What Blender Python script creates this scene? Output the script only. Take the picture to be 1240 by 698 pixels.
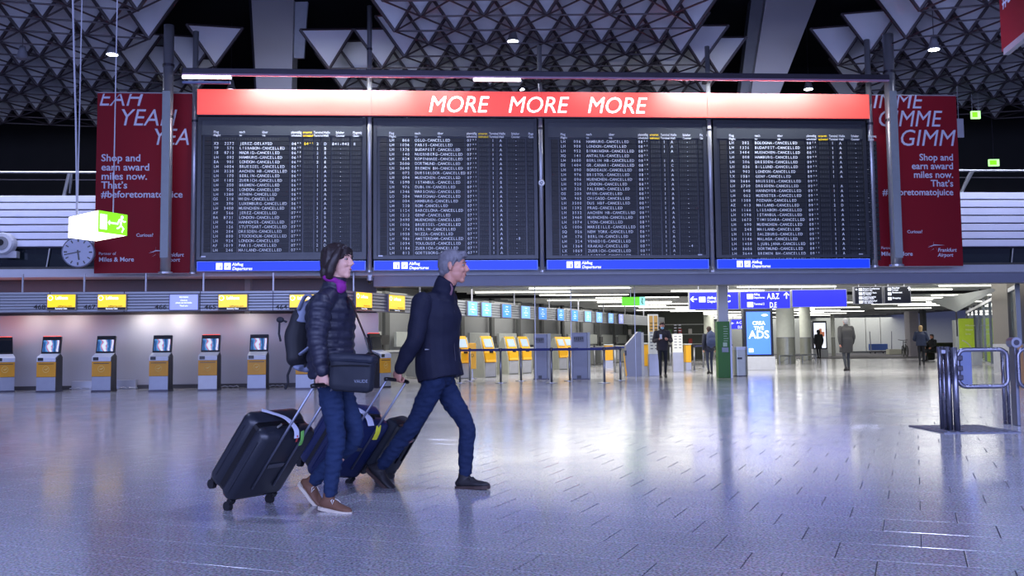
import bpy, bmesh, math, random
from mathutils import Vector, Matrix, noise, Quaternion
for o in list(bpy.data.objects): bpy.data.objects.remove(o)
SC = bpy.context.scene; COL = SC.collection
sin, cos, tan, atan, pi, rad = math.sin, math.cos, math.tan, math.atan, math.pi, math.radians
rng = random.Random(7)

# ------------------------------------------------------------------ camera
FPX, PPX, PPY, CAMH = 1180.0, 620.0, 331.0, 1.08
PITCH, ROLL = rad(4.12), 0.0104
_f = Vector((0, cos(PITCH), sin(PITCH)))
_r = Vector((cos(ROLL), 0, -sin(ROLL))); _r = (_r - _r.dot(_f) * _f).normalized()
_u = _r.cross(_f)
cam_d = bpy.data.cameras.new('camera'); cam = bpy.data.objects.new('camera', cam_d); COL.objects.link(cam)
cam_d.sensor_width = 36; cam_d.lens = 36 * FPX / 1240; cam_d.shift_y = -(349 - PPY) / 1240
cam_d.clip_end = 400; cam_d.clip_start = .1
cam.matrix_world = Matrix(((_r.x, _u.x, -_f.x, 0), (_r.y, _u.y, -_f.y, 0), (_r.z, _u.z, -_f.z, CAMH), (0, 0, 0, 1)))
SC.camera = cam
CAM = Vector((0, 0, CAMH))

# ------------------------------------------------------------------ world, light, exposure
SC.view_settings.view_transform = 'Standard'; SC.view_settings.look = 'None'
SC.view_settings.gamma = 1; SC.view_settings.use_curve_mapping = False
SC.view_settings.exposure = 0.0
W = bpy.data.worlds.new('dusk'); SC.world = W; W.use_nodes = True
W.node_tree.nodes['Background'].inputs[0].default_value = (.33, .38, .88, 1)
W.node_tree.nodes['Background'].inputs[1].default_value = .55

def area(name, loc, size, power, col, rot=(0, 0, 0), spread=180, shape='RECTANGLE'):
    l = bpy.data.lights.new(name, 'AREA'); l.shape = shape; l.size = size[0]; l.size_y = size[1]
    l.energy = power; l.color = col; l.spread = rad(spread)
    o = bpy.data.objects.new(name, l); COL.objects.link(o); o.location = loc; o.rotation_euler = rot
    return o
def spot(name, loc, power, col, angle=70, blend=.6, size=.15, rot=(0, 0, 0)):
    l = bpy.data.lights.new(name, 'SPOT'); l.energy = power * 4.5; l.color = col; l.spot_size = rad(angle); l.spot_blend = blend; l.shadow_soft_size = size
    o = bpy.data.objects.new(name, l); COL.objects.link(o); o.location = loc; o.rotation_euler = rot
    return o
COOL = (.50, .58, 1.0); WHITE = (1, .97, .90)
# broad bluish fill added behind the camera, standing in for an unseen glass front
area('front_fill', (0, -9, 5.0), (34, 8), 6500, (.44, .52, 1.0), rot=(rad(82), 0, 0))
# ceiling downlights of the hall
for x, y, p in [(-13, 17, 900), (-4, 15, 700), (5, 15, 900), (13, 15, 900), (-7, 8, 420), (3, 7, 600), (10, 8, 600), (-14, 22, 500), (8, 21, 500), (0, 21, 400)]:
    spot('hall_downlight', (x, y, 8.55), p * .6, COOL, 100, .9, .25)

# ------------------------------------------------------------------ picture-to-place helpers
def ray(px, py):
    return ((px - PPX) / FPX * _r + (PPY - py) / FPX * _u + _f)
def floor(px, py, z=0.0):
    d = ray(px, py); t = (z - CAMH) / d.z
    return CAM + d * t
def atdepth(px, py, Y):
    d = ray(px, py); return CAM + d * (Y / d.y)
class Frame:
    def __init__(s, ox, oy, deg):
        s.o = Vector((ox, oy, 0)); s.a = rad(deg)
        s.u = Vector((cos(s.a), sin(s.a), 0)); s.v = Vector((-sin(s.a), cos(s.a), 0))
    def w(s, u, v, z=0): return s.o + s.u * u + s.v * v + Vector((0, 0, z))
    def loc(s, p): q = p - s.o; return (q.dot(s.u), q.dot(s.v), p.z)
    def uz(s, px, py, v=0.0):                         # where a line of sight meets the upright plane v
        d = ray(px, py); t = (v - (CAM - s.o).dot(s.v)) / d.dot(s.v)
        p = CAM + d * t; return (p - s.o).dot(s.u), p.z
FB = Frame(0, 24.5, 4.1)       # frame of the departure boards and the gallery
FH = Frame(0, 0, -22.4)        # frame of the paving and the check-in row

# ------------------------------------------------------------------ materials
def lin(c):
    c = c / 255; return c / 12.92 if c <= .04045 else ((c + .055) / 1.055) ** 2.4
_M = {}
def M(name, rgb, rough=.5, metal=0., emit=0., var=.08, scale=6., bump=0., spec=.5, trans=0., bscale=None):
    if name in _M: return _M[name]
    m = bpy.data.materials.new(name); m.use_nodes = True; nt = m.node_tree; N = nt.nodes; L = nt.links
    b = N['Principled BSDF']; c = (lin(rgb[0]), lin(rgb[1]), lin(rgb[2]), 1)
    b.inputs['Base Color'].default_value = c; b.inputs['Roughness'].default_value = rough
    b.inputs['Metallic'].default_value = metal; b.inputs['Specular IOR Level'].default_value = spec
    tc = N.new('ShaderNodeTexCoord')
    if var:
        n = N.new('ShaderNodeTexNoise'); n.inputs['Scale'].default_value = scale; n.inputs['Detail'].default_value = 4
        L.new(tc.outputs['Object'], n.inputs['Vector'])
        mx = N.new('ShaderNodeMix'); mx.data_type = 'RGBA'
        mx.inputs[6].default_value = tuple(min(1, v * (1 - var * 1.5)) for v in c[:3]) + (1,)
        mx.inputs[7].default_value = tuple(min(1, v * (1 + var * 1.5)) for v in c[:3]) + (1,)
        L.new(n.outputs['Fac'], mx.inputs[0]); L.new(mx.outputs[2], b.inputs['Base Color'])
        mr = N.new('ShaderNodeMapRange'); mr.inputs[3].default_value = max(0, rough - .06); mr.inputs[4].default_value = min(1, rough + .06)
        L.new(n.outputs['Fac'], mr.inputs[0]); L.new(mr.outputs[0], b.inputs['Roughness'])
    if emit:
        b.inputs['Emission Color'].default_value = c; b.inputs['Emission Strength'].default_value = emit
    if trans: b.inputs['Transmission Weight'].default_value = trans; b.inputs['IOR'].default_value = 1.15
    if bump:
        n2 = N.new('ShaderNodeTexNoise'); n2.inputs['Scale'].default_value = bscale or scale * 8; n2.inputs['Detail'].default_value = 3
        L.new(tc.outputs['Object'], n2.inputs['Vector'])
        bp = N.new('ShaderNodeBump'); bp.inputs['Strength'].default_value = bump; bp.inputs['Distance'].default_value = .01
        L.new(n2.outputs['Fac'], bp.inputs['Height']); L.new(bp.outputs[0], b.inputs['Normal'])
    _M[name] = m; return m
def granite():
    m = bpy.data.materials.new('polished_granite'); m.use_nodes = True; nt = m.node_tree; N = nt.nodes; L = nt.links
    b = N['Principled BSDF']; g = N.new('ShaderNodeNewGeometry')
    n = N.new('ShaderNodeTexNoise'); n.inputs['Scale'].default_value = 70; n.inputs['Detail'].default_value = 3
    n2 = N.new('ShaderNodeTexNoise'); n2.inputs['Scale'].default_value = .9; n2.inputs['Detail'].default_value = 2
    v = N.new('ShaderNodeTexVoronoi'); v.inputs['Scale'].default_value = 110
    for q in (n, n2, v): L.new(g.outputs['Position'], q.inputs['Vector'])
    cr = N.new('ShaderNodeValToRGB'); e = cr.color_ramp.elements
    e[0].position = .33; e[0].color = (.17, .165, .19, 1); e[1].position = .72; e[1].color = (.70, .69, .74, 1)
    k = e.new(.5); k.color = (.43, .425, .47, 1)
    L.new(n.outputs['Fac'], cr.inputs[0])
    mx = N.new('ShaderNodeMix'); mx.data_type = 'RGBA'; mx.blend_type = 'MULTIPLY'; mx.inputs[0].default_value = .35
    L.new(cr.outputs[0], mx.inputs[6]); L.new(v.outputs['Color'], mx.inputs[7])
    oi = N.new('ShaderNodeObjectInfo')
    mm = N.new('ShaderNodeMath'); mm.operation = 'MULTIPLY_ADD'; mm.inputs[1].default_value = .35; mm.inputs[2].default_value = .82
    L.new(n2.outputs['Fac'], mm.inputs[0])
    hs = N.new('ShaderNodeHueSaturation'); hs.inputs['Saturation'].default_value = .8
    L.new(mx.outputs[2], hs.inputs['Color']); L.new(mm.outputs[0], hs.inputs['Value']); L.new(hs.outputs[0], b.inputs['Base Color'])
    mr = N.new('ShaderNodeMapRange'); mr.inputs[3].default_value = .11; mr.inputs[4].default_value = .19
    L.new(n2.outputs['Fac'], mr.inputs[0]); L.new(mr.outputs[0], b.inputs['Roughness'])
    b.inputs['Specular IOR Level'].default_value = .5
    _M['granite'] = m; return m

# ------------------------------------------------------------------ mesh building
I4 = Matrix.Identity(4)
class MB:
    def __init__(s, T=None): s.v = []; s.f = []; s.m = []; s.T = T or I4
    def add(s, vs, fs, mi=0, T=None):
        k = len(s.v); X = s.T @ T if T is not None else s.T
        s.v += [X @ Vector(p) for p in vs]; s.f += [tuple(i + k for i in f) for f in fs]; s.m += [mi] * len(fs); return s
    def box(s, a, b, mi=0, T=None, bev=0.0):
        x0, y0, z0 = a; x1, y1, z1 = b
        if bev:
            bm = bmesh.new(); bmesh.ops.create_cube(bm, size=1)
            bmesh.ops.scale(bm, vec=(x1 - x0, y1 - y0, z1 - z0), verts=bm.verts)
            bmesh.ops.translate(bm, vec=((x0 + x1) / 2, (y0 + y1) / 2, (z0 + z1) / 2), verts=bm.verts)
            bmesh.ops.bevel(bm, geom=bm.edges[:], offset=bev, segments=2, affect='EDGES', profile=.5)
            bm.verts.index_update(); r = s.add([v.co[:] for v in bm.verts], [[v.index for v in f.verts] for f in bm.faces], mi, T); bm.free(); return r
        return s.add([(x0, y0, z0), (x1, y0, z0), (x1, y1, z0), (x0, y1, z0), (x0, y0, z1), (x1, y0, z1), (x1, y1, z1), (x0, y1, z1)],
                     [(0, 3, 2, 1), (4, 5, 6, 7), (0, 1, 5, 4), (1, 2, 6, 5), (2, 3, 7, 6), (3, 0, 4, 7)], mi, T)
    def prism(s, pts, off, mi=0, T=None):              # flat outline pushed along off
        n = len(pts); off = Vector(off); P = [Vector(p) for p in pts]
        return s.add(P + [p + off for p in P], [tuple(range(n))[::-1], tuple(range(n, 2 * n))] + [(i, (i + 1) % n, (i + 1) % n + n, i + n) for i in range(n)], mi, T)
    def tube(s, path, r, n=8, mi=0, T=None, closed=False, cap=True):
        P = [Vector(p) for p in path]; R = r if isinstance(r, (list, tuple)) else [r] * len(P)
        vs = []; fs = []; up = None; m = len(P)
        for i, p in enumerate(P):
            if closed: t = (P[(i + 1) % m] - P[i - 1]).normalized()
            else: t = (P[min(i + 1, m - 1)] - P[max(i - 1, 0)]).normalized()
            if up is None: up = Vector((0, 0, 1)) if abs(t.z) < .9 else Vector((1, 0, 0))
            a = (up - up.dot(t) * t).normalized(); up = a; b = t.cross(a)
            for k in range(n):
                th = 2 * pi * k / n; vs.append(p + (a * cos(th) + b * sin(th)) * R[i])
        rings = m if closed else m - 1
        for i in range(rings):
            j = (i + 1) % m
            for k in range(n): fs.append((i * n + k, i * n + (k + 1) % n, j * n + (k + 1) % n, j * n + k))
        if cap and not closed: fs += [tuple(range(n))[::-1], tuple(range((m - 1) * n, m * n))]
        return s.add(vs, fs, mi, T)
    def rod(s, a, b, r, n=6, mi=0, T=None): return s.tube([a, b], r, n, mi, T)
    def ell(s, c, r, mi=0, T=None, nu=16, nv=10, R=None):
        c = Vector(c); R = R or Matrix.Identity(3); vs = [c + R @ Vector((0, 0, r[2]))]; fs = []
        for i in range(1, nv):
            a = pi * i / nv
            for k in range(nu):
                b = 2 * pi * k / nu; vs.append(c + R @ Vector((r[0] * sin(a) * cos(b), r[1] * sin(a) * sin(b), r[2] * cos(a))))
        vs.append(c + R @ Vector((0, 0, -r[2]))); e = len(vs) - 1
        for k in range(nu):
            k2 = (k + 1) % nu; fs.append((0, 1 + k, 1 + k2)); fs.append((e, e - nu + k2, e - nu + k))
            for i in range(nv - 2): fs.append((1 + i * nu + k, 1 + (i + 1) * nu + k, 1 + (i + 1) * nu + k2, 1 + i * nu + k2))
        return s.add(vs, fs, mi, T)
    def disc(s, c, r, nrm, h, n=24, mi=0, T=None):
        c = Vector(c); nrm = Vector(nrm).normalized(); return s.tube([c, c + nrm * h], r, n, mi, T)
    def mesh(s, name, mats, smooth=False):
        me = bpy.data.meshes.new(name); me.from_pydata([tuple(v) for v in s.v], [], s.f)
        for m in (mats if isinstance(mats, (list, tuple)) else [mats]): me.materials.append(m)
        if any(s.m): me.polygons.foreach_set('material_index', s.m)
        if smooth: me.polygons.foreach_set('use_smooth', [True] * len(s.f))
        me.update(); return me
    def build(s, name, mats, parent=None, smooth=False, world=False, kind=None, label=None):
        o = bpy.data.objects.new(name, s.mesh(name, mats, smooth)); COL.objects.link(o)
        if parent is not None:
            o.parent = parent
            if world: o.matrix_parent_inverse = Matrix.Translation(-parent.location)
        if kind: o['kind'] = kind
        if label: o['label'] = label
        return o
def fixn(o):                                            # outward normals
    bm = bmesh.new(); bm.from_mesh(o.data); bmesh.ops.recalc_face_normals(bm, faces=bm.faces); bm.to_mesh(o.data); bm.free(); return o
def thing(name, label, cat, loc=(0, 0, 0), rz=0., group=None):
    o = bpy.data.objects.new(name, None); COL.objects.link(o); o.location = loc; o.rotation_euler = (0, 0, rz); o.empty_display_size = .2
    o['label'] = label; o['category'] = cat
    if group: o['group'] = group
    return o
def tag(o, label, cat, group=None):
    o['label'] = label; o['category'] = cat
    if group: o['group'] = group
    return o
def structure(o): o['kind'] = 'structure'; return o
def kids(o): return [c for c in bpy.data.objects if c.parent == o]
def copy_tree(o, loc=None, rz=None, label=None, parent=None, ch=None):
    c = o.copy(); COL.objects.link(c)
    if parent is not None: c.parent = parent
    if loc is not None: c.location = loc
    if rz is not None: c.rotation_euler = (0, 0, rz)
    if label: c['label'] = label
    for k in kids(o): copy_tree(k, parent=c)
    return c

# ------------------------------------------------------------------ lettering (flat raised glyphs from the built-in font)
_G = {}
def _eval_text(body, off=0.):
    cu = bpy.data.curves.new('t', 'FONT'); cu.body = body; cu.size = 1; cu.resolution_u = 3; cu.offset = off
    ob = bpy.data.objects.new('t', cu); COL.objects.link(ob)
    dg = bpy.context.evaluated_depsgraph_get(); e = ob.evaluated_get(dg); me = e.to_mesh()
    vs = [v.co.copy() for v in me.vertices]; fs = [tuple(p.vertices) for p in me.polygons]; e.to_mesh_clear()
    bpy.data.objects.remove(ob); bpy.data.curves.remove(cu); return vs, fs
def _w(vs): return max(v.x for v in vs)
def glyph(ch, bold):
    k = (ch, bold)
    if k not in _G:
        w0 = _w(_eval_text('HH')[0])
        adv = _w(_eval_text('H' + ch + 'H')[0]) - w0
        vs, fs = _eval_text(ch, .016 if bold else 0.) if ch != ' ' else ([], [])
        _G[k] = (vs, fs, adv)
    return _G[k]
def letters(mb, s, u, z, size, v=0., align='l', shear=0., bold=False, sx=1., mi=0, pitch=None, clip=None, T=None):
    tot = sum(glyph(c, bold)[2] for c in s) * size * sx
    x = u - (tot if align == 'r' else tot / 2 if align == 'c' else 0)
    for c in s:
        vs, fs, adv = glyph(c, bold)
        if vs:
            cx = 0
            if pitch: xs = [p.x for p in vs]; cx = (pitch - (max(xs) + min(xs)) * size * sx) / 2
            mb.add([(x + cx + p.x * size * sx + shear * p.y * size, v, z + (p.y * size if clip is None else min(p.y * size, clip))) for p in vs], fs, mi, T)
        x += pitch if pitch else adv * size * sx
    return mb

STEEL = M('brushed_steel', (162, 164, 172), .34, .65, var=.05)
DKSTEEL = M('dark_steel', (70, 68, 78), .4, .8)
LTMET = M('pale_metal', (176, 178, 188), .4, .5)
WHITEP = M('white_print', (235, 238, 245), .5, var=.02)
BLACK = M('black_plastic', (16, 16, 19), .35)
GREY = M('grey_paint', (120, 122, 132), .5)
YEL = M('yellow_panel', (226, 160, 8), .4, var=.04)

# ================================================================== FLOOR
def build_floor():
    gr = granite(); grout = M('grout', (52, 50, 62), .7)
    mb = MB(); mb.box((-45, -10, -.2), (45, 90, -.004)); fl = structure(mb.build('floor', grout))
    # tiles run along the hall frame: 0.60 long (u), 0.40 wide (v), third-shifted rows; anchored on one joint seen in the photo
    TL, TW = .60, .40; a = FH.loc(floor(1114.5, 618)); U0, V0 = a[0], a[1]
    def tile(mb, u, v, j=None):
        g, gs = .0016, .0035; dz = -.0008
        p = [(u + gs, v + g), (u + TL - gs, v + g), (u + TL - gs, v + TW - g), (u + gs, v + TW - g)]
        b = .0015
        top = [(u + gs + b, v + g + b), (u + TL - gs - b, v + g + b), (u + TL - gs - b, v + TW - g - b), (u + gs + b, v + TW - g - b)]
        w = lambda q, z: FH.w(q[0], q[1], z)
        vs = [w(q, -.006) for q in p] + [w(q, -.001) for q in p] + [w(q, 0) for q in top]
        fs = [(8, 9, 10, 11)]
        for k in range(4):
            k2 = (k + 1) % 4; fs += [(k, k2, k2 + 4, k + 4), (k + 4, k2 + 4, k2 + 8, k + 8)]
        mb.add(vs, fs)
    near = []; far = MB()
    for j in range(-40, 190):
        v = V0 - j * -TW - TW; v = V0 + (j - 60) * TW
        sh = ((j - 60) % 3) * -.2
        for i in range(-110, 110):
            u = U0 + i * TL + sh
            c = FH.w(u + TL / 2, v + TW / 2)
            if c.y < .5 or c.y > 64 or abs(c.x) > 3.2 + .66 * c.y: continue
            if 4.2 < c.y < 13 and abs(c.x) < .35 + .54 * c.y: near.append((c.y, u, v))
            else: tile(far, u, v)
    near.sort()
    for k, (_, u, v) in enumerate(near):
        if k < 300:
            m = MB(); tile(m, u, v); o = m.build('tile', gr, fl)
        else: tile(far, u, v)
    far.build('tile_field', gr, fl, kind='stuff')
build_floor()

# ================================================================== ROOF SPACE FRAME
ZB, TH, AA = 8.73, 1.0, 1.47
def at_roof(px, py, z=ZB):
    d = ray(px, py); return CAM + d * ((z - CAMH) / d.z)
def roof_module(ang, inside, node_px, name='ceiling'):
    """one lattice module turned by ang; inside(world point) says whether a lower node belongs to it"""
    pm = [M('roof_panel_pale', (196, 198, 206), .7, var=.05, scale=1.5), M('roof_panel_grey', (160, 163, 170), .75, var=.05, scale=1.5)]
    bar = M('strut_bronze', (58, 50, 56), .5, .2); deck = M('roof_panel_dark', (104, 106, 112), .8)
    n0 = at_roof(*node_px); fr = Frame(n0.x, n0.y, ang); ROW = 1.06
    nodes = {}
    for j in range(-22, 16):
        for i in range(-26, 27):
            p = fr.w((i + .5 * (j % 2)) * AA, j * ROW, ZB)
            if 7 < p.y < 33.6 and inside(p): nodes[(i, j)] = p
    root = structure(MB().box((n0.x - .01, n0.y - .01, ZB + .9), (n0.x + .01, n0.y + .01, ZB + .95)).build(name, bar))
    root.location = (0, 0, 0)
    st = MB(); far = MB(); items = []
    def nb(i, j):
        o = j % 2; return {'e': (i + 1, j), 'ne': (i + o, j + 1), 'nw': (i - 1 + o, j + 1)}
    def tops(p):
        A = p + fr.u * (-AA / 2) + fr.v * (-ROW / 3); B = p + fr.u * (AA / 2) + fr.v * (-ROW / 3); C = p + fr.v * (ROW * 2 / 3)
        return [q + Vector((0, 0, TH)) for q in (A, B, C)]
    done = set()
    for (i, j), p in nodes.items():
        for k, q in nb(i, j).items():
            if q in nodes: st.rod(p, nodes[q], .024, 5)
        T = tops(p)
        for k, t in enumerate(T):
            st.rod(p, t, .045, 5)
        for k in range(3):
            a, b = T[k], T[(k + 1) % 3]
            key = tuple(sorted([(round(a.x, 2), round(a.y, 2)), (round(b.x, 2), round(b.y, 2))]))
            if key not in done: done.add(key); st.rod(a, b, .03, 4)
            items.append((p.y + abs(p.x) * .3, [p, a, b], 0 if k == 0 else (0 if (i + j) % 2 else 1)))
        # lid over the hollow beside each pyramid
        o_ = j % 2
        if (i * 7 + j * 3) % 11 and (i + 1, j) in nodes and (i + o_, j + 1) in nodes and (i - 1 + o_, j + 1) in nodes: items.append((p.y + 40, [T[1], T[1] + fr.u * AA / 2 + fr.v * ROW, T[2]], 2))
    items.sort(key=lambda t: t[0])
    n = 0
    for _, tri, mi in items:
        c = sum(tri, Vector()) / 3; q = [c + (p - c) * .93 for p in tri]
        nrm = (q[1] - q[0]).cross(q[2] - q[0]).normalized() * .03
        P = atan((c.z - CAMH) / max(c.y, .1))
        seen = c.y > 19 and abs(c.x) < .55 * c.y
        if n < 150 and mi < 2 and seen:
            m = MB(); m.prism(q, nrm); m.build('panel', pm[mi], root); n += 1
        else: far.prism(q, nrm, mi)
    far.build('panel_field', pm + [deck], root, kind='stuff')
    st.build('strut_lattice', bar, root, kind='stuff')
    return root
_a, _b = at_roof(193, 15), at_roof(176, 68)
_c, _d = at_roof(262, 86), at_roof(245, 112)
def in_left(p):
    if p.y < 25.9: xr = _a.x + (_b.x - _a.x) * (p.y - _a.y) / (_b.y - _a.y)
    else: xr = _c.x + (_d.x - _c.x) * (p.y - _c.y) / (_d.y - _c.y)
    return p.x < xr + .15 and p.x > -24
def in_mid(p):
    return (-3.4 < p.x < 4.75) if p.y < 26.2 else (-5.6 < p.x < 6.3)
_e, _g = at_roof(1103, 15), at_roof(1096, 48)
_h, _k = at_roof(1010, 92), at_roof(1018, 112)
def in_right(p):
    if p.y < 25.4: xr = _e.x + (_g.x - _e.x) * (p.y - _e.y) / (_g.y - _e.y)
    else: xr = _h.x + (_k.x - _h.x) * (p.y - _h.y) / (_k.y - _h.y)
    return p.x > xr - .15 and p.x < 25
roof_module(13.8, in_left, (180, 47))
roof_module(0, in_mid, (551, 37))
roof_module(-13.8, in_right, (1097, 46))
structure(MB().box((-45, -4, 11.6), (45, 37.3, 11.8)).build('roof', M('roof_deck_black', (26, 28, 38), .9)))

# grey fins that hang between the roof modules
def fin(pts, py, depth, thick, mat, parent, name='face_panel'):
    P = [atdepth(x, y, depth) for x, y in pts]
    return MB().prism(P, (0, thick, 0)).build(name, mat, parent, world=True)
fm = M('fin_grey', (196, 194, 200), .6, var=.06, scale=.6)
t = thing('roof_fin', 'broad grey tapering fin hanging from the dark roof left of centre', 'roof beam', atdepth(330, -60, 29))
fin([(301, -60), (357, -60), (353, 116), (311, 116)], 0, 29, .7, fm, t)
fin([(359, -60), (377, -60), (368, 70), (356, 70)], 0, 29.2, .12, M('fin_pale', (200, 206, 222), .5), t, 'side_panel')
fin([(297, -60), (301, -60), (311, 116), (309, 116)], 0, 29, .9, DKSTEEL, t, 'edge_rib')
t = thing('roof_fin', 'slanting grey fin hanging from the dark roof right of centre', 'roof beam', atdepth(950, -60, 29))
fin([(937, -60), (1012, -60), (943, 116), (909, 116)], 0, 29, .7, fm, t)
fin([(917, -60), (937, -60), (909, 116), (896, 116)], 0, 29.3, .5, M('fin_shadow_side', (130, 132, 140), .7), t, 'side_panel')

# ================================================================== GALLERY AND WALLS
def fb_mesh(name, mat, boxes, parent=None, structure_=False, T=None):
    """boxes in board-frame coordinates"""
    X = Matrix.Translation(FB.o) @ Matrix.Rotation(FB.a, 4, 'Z')
    mb = MB(X)
    for b in boxes: mb.box(*b)
    o = mb.build(name, mat)
    if structure_: structure(o)
    return o
def fbT(u=0, v=0, z=0): return FB.w(u, v, z)
def fbroot(name, label, cat, u, v, z, group=None): return thing(name, label, cat, FB.w(u, v, z), FB.a, group)
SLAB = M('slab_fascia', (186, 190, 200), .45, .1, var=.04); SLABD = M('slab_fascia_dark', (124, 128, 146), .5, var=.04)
VS = .75                                   # plane of the gallery edge
zt = FB.uz(600, 323.5, VS)[1]; zm = FB.uz(600, 333, VS)[1]; zb = FB.uz(600, 346, VS)[1]
fb_mesh('trim_1', SLAB, [((-32, VS, zm), (32, VS + 1.0, zt))], structure_=True)
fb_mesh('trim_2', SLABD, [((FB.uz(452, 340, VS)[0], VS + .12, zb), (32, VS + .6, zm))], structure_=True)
uL = FB.uz(452, 340, VS)[0]
fb_mesh('trim_3', M('recess_brown', (86, 78, 82), .6), [((-32, VS + 1.2, 1.9), (uL, VS + 1.35, zm))], structure_=True)
# joints of the recess panels
for px in (50, 110, 190, 256, 325, 386):
    u = FB.uz(px, 345, VS + 1.2)[0]
    pass
# kiosk back wall
VW = 1.75
zw = FB.uz(100, 382, VW)[1]; uW = FB.uz(458, 400, VW)[0]
wl = fb_mesh('wall_left', M('kiosk_wall', (172, 170, 176), .5, var=.05, scale=.7), [((-32, VW, 0), (uW, VW + .25, zw))], structure_=True)
fb_mesh('baseboard_left', M('dark_plinth', (58, 56, 60), .5), [((-32, VW - .12, 0), (uW, VW, .1))], structure_=True)
# far back wall of the hall, black
structure(MB().box((-45, 37, 2.8), (45, 37.3, 11.6)).build('wall_back', M('wall_black', (13, 14, 18), .85, var=.1, scale=2)))
# gallery parapets left and right (white horizontal boards)
def parapet(pxs, y0, y1, n, v, lab):
    u0 = FB.uz(pxs[0], 300, v)[0]; u1 = FB.uz(pxs[1], 300, v)[0]; um = (pxs[0] + pxs[1]) / 2
    z0 = FB.uz(um, y1, v)[1]; z1 = FB.uz(um, y0, v)[1]
    t = fbroot('gallery_parapet', lab, 'parapet', (u0 + u1) / 2, v, z0)
    h = (z1 - z0) / n; w = (u1 - u0) / 2
    m = M('white_board', (196, 200, 228), .4, var=.03)
    MB().box((-w, .06, 0), (w, .12, z1 - z0)).build('backing', DKSTEEL, t)
    for k in range(n):
        MB().box((-w, 0, k * h + .035), (w, .06, (k + 1) * h), bev=.008).build('board', m, t)
    # dark glazed band below
    MB().box((-w, .1, -.75), (w, .16, -.02)).build('glass_band', M('dark_glass', (24, 32, 40), .12, .2), t)
    for k in range(4):
        x = -w + (k + .7) * w / 2.2
        MB().rod((x, .05, -.72), (x + .1, .05, -.02), .02).build('strut', LTMET, t)
    # handrail and brackets
    zr = z1 - z0
    MB().rod((-w, -.1, zr + .62), (w, -.1, zr + .62), .035, 8).build('handrail', STEEL, t)
    MB().rod((-w, .3, zr + .48), (w, .3, zr + .48), .02, 6).build('handrail', DKSTEEL, t)
    for k in range(int(w)):
        x = -w + 1.1 + k * 2.0
        if x < w: MB().rod((x, -.1, zr + .62), (x - .25, .15, zr - .1), .05, 6).rod((x + .06, -.1, zr + .6), (x - .1, .2, zr + .1), .03, 6).build('bracket', STEEL, t)
    return t
parapet((-60, 234), 237, 300, 7, 2.6, 'white boarded gallery parapet with handrail left of the departure boards')
parapet((1052, 1330), 233, 300, 7, 2.6, 'white boarded gallery parapet with handrail right of the departure boards')
# lamps behind the banners that wash the white parapets
for u_, w_ in ((-13.5, 9), (12.5, 9)):
    area('parapet_wash', FB.w(u_, .95, 7.4), (w_, .3), 170, (.82, .86, 1.0), rot=(rad(48), 0, FB.a), spread=120)
# under-gallery ceiling: long slats with light strips between
ceil_d = M('soffit_dark', (60, 60, 62), .8)
CE = 2.9
fb_mesh('ceiling', ceil_d, [((-32, VS + 1.0, CE + .12), (34, 56, CE + .3))], structure_=True)
cl = [o for o in bpy.data.objects if o.name.startswith('ceiling')][-1]
X0 = Matrix.Translation(FB.o) @ Matrix.Rotation(FB.a, 4, 'Z')
root_c = structure(MB(X0).box((-14, VS + 1.02, CE + .06), (32, VS + 1.08, CE + .12)).build('ceiling', ceil_d))
sl = M('slat_pale', (214, 215, 208), .45, var=.05)
for k in range(46):
    v = 2.0 + k * 1.15
    u0 = -3.9 + k * .38
    MB(X0).box((u0, v, CE), (30, v + .16, CE + .12)).build('slat', sl, root_c)
tube_m = M('light_strip_glow', (246, 246, 235), .5, emit=4, var=0)
for k in range(22):
    v = 2.95 + k * 2.3; 
    for s in range(4):
        u = -2.2 + k * 1.1 + s * 7.0 + (k % 3) * 1.4
        if u > 26: continue
        o = MB().box((-1.7, -.02, -.02), (1.7, .02, .02)).build('ceiling_light', tube_m)
        o.location = FB.w(u, v, CE - .02); o.rotation_euler = (0, 0, FB.a)
        tag(o, 'slim white strip light set between the slats of the low ceiling', 'ceiling light', 'strip lights under the gallery ceiling')
for u, v, p in [(-1, 7, 260), (5, 8, 260), (11, 8, 260), (3, 16, 300), (10, 16, 300), (7, 26, 340), (14, 26, 340), (12, 38, 380), (19, 38, 380), (16, 50, 300), (25, 46, 380), (24, 52.5, 500), (31, 51, 400), (36, 45, 400), (30, 38, 300), (26, 26, 300), (21, 15, 260), (20, 5, 200), (-3, 4.6, 120), (2, 3.6, 120), (9, 3.6, 120), (15, 5, 200)]:
    w = FB.w(u, max(v, 6.6), CE - .06); area('under_gallery_light', w, (6.0, 5.0), p * (1.05 if v < 18 else .75), WHITE)
# far end wall of the low hall
wfar = atdepth(1050, 405, 77)
structure(MB().box((5, 78, 0), (42, 78.3, 4.2)).build('wall_far', M('far_grey', (150, 154, 154), .6, var=.03)))
for px in (1048, 1065, 1085):
    p = atdepth(px, 405, 77.9); 
for k, (pa, pb) in enumerate([(1030, 1048), (1048.7, 1066), (1066.7, 1104)]):
    a = atdepth(pa, 400, 77.8); b = atdepth(pb, 400, 77.8)
    structure(MB().box((a.x, 77.8, .15), (b.x, 77.98, 3.0), bev=.02).build('wall_panel', M('far_panel', (176, 180, 180), .5, 0, var=.04)))
# left side of the low hall behind the counters: back wall in the hall direction
A0 = FH.loc(FB.w(FB.uz(458, 400, VW)[0], VW))

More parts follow.
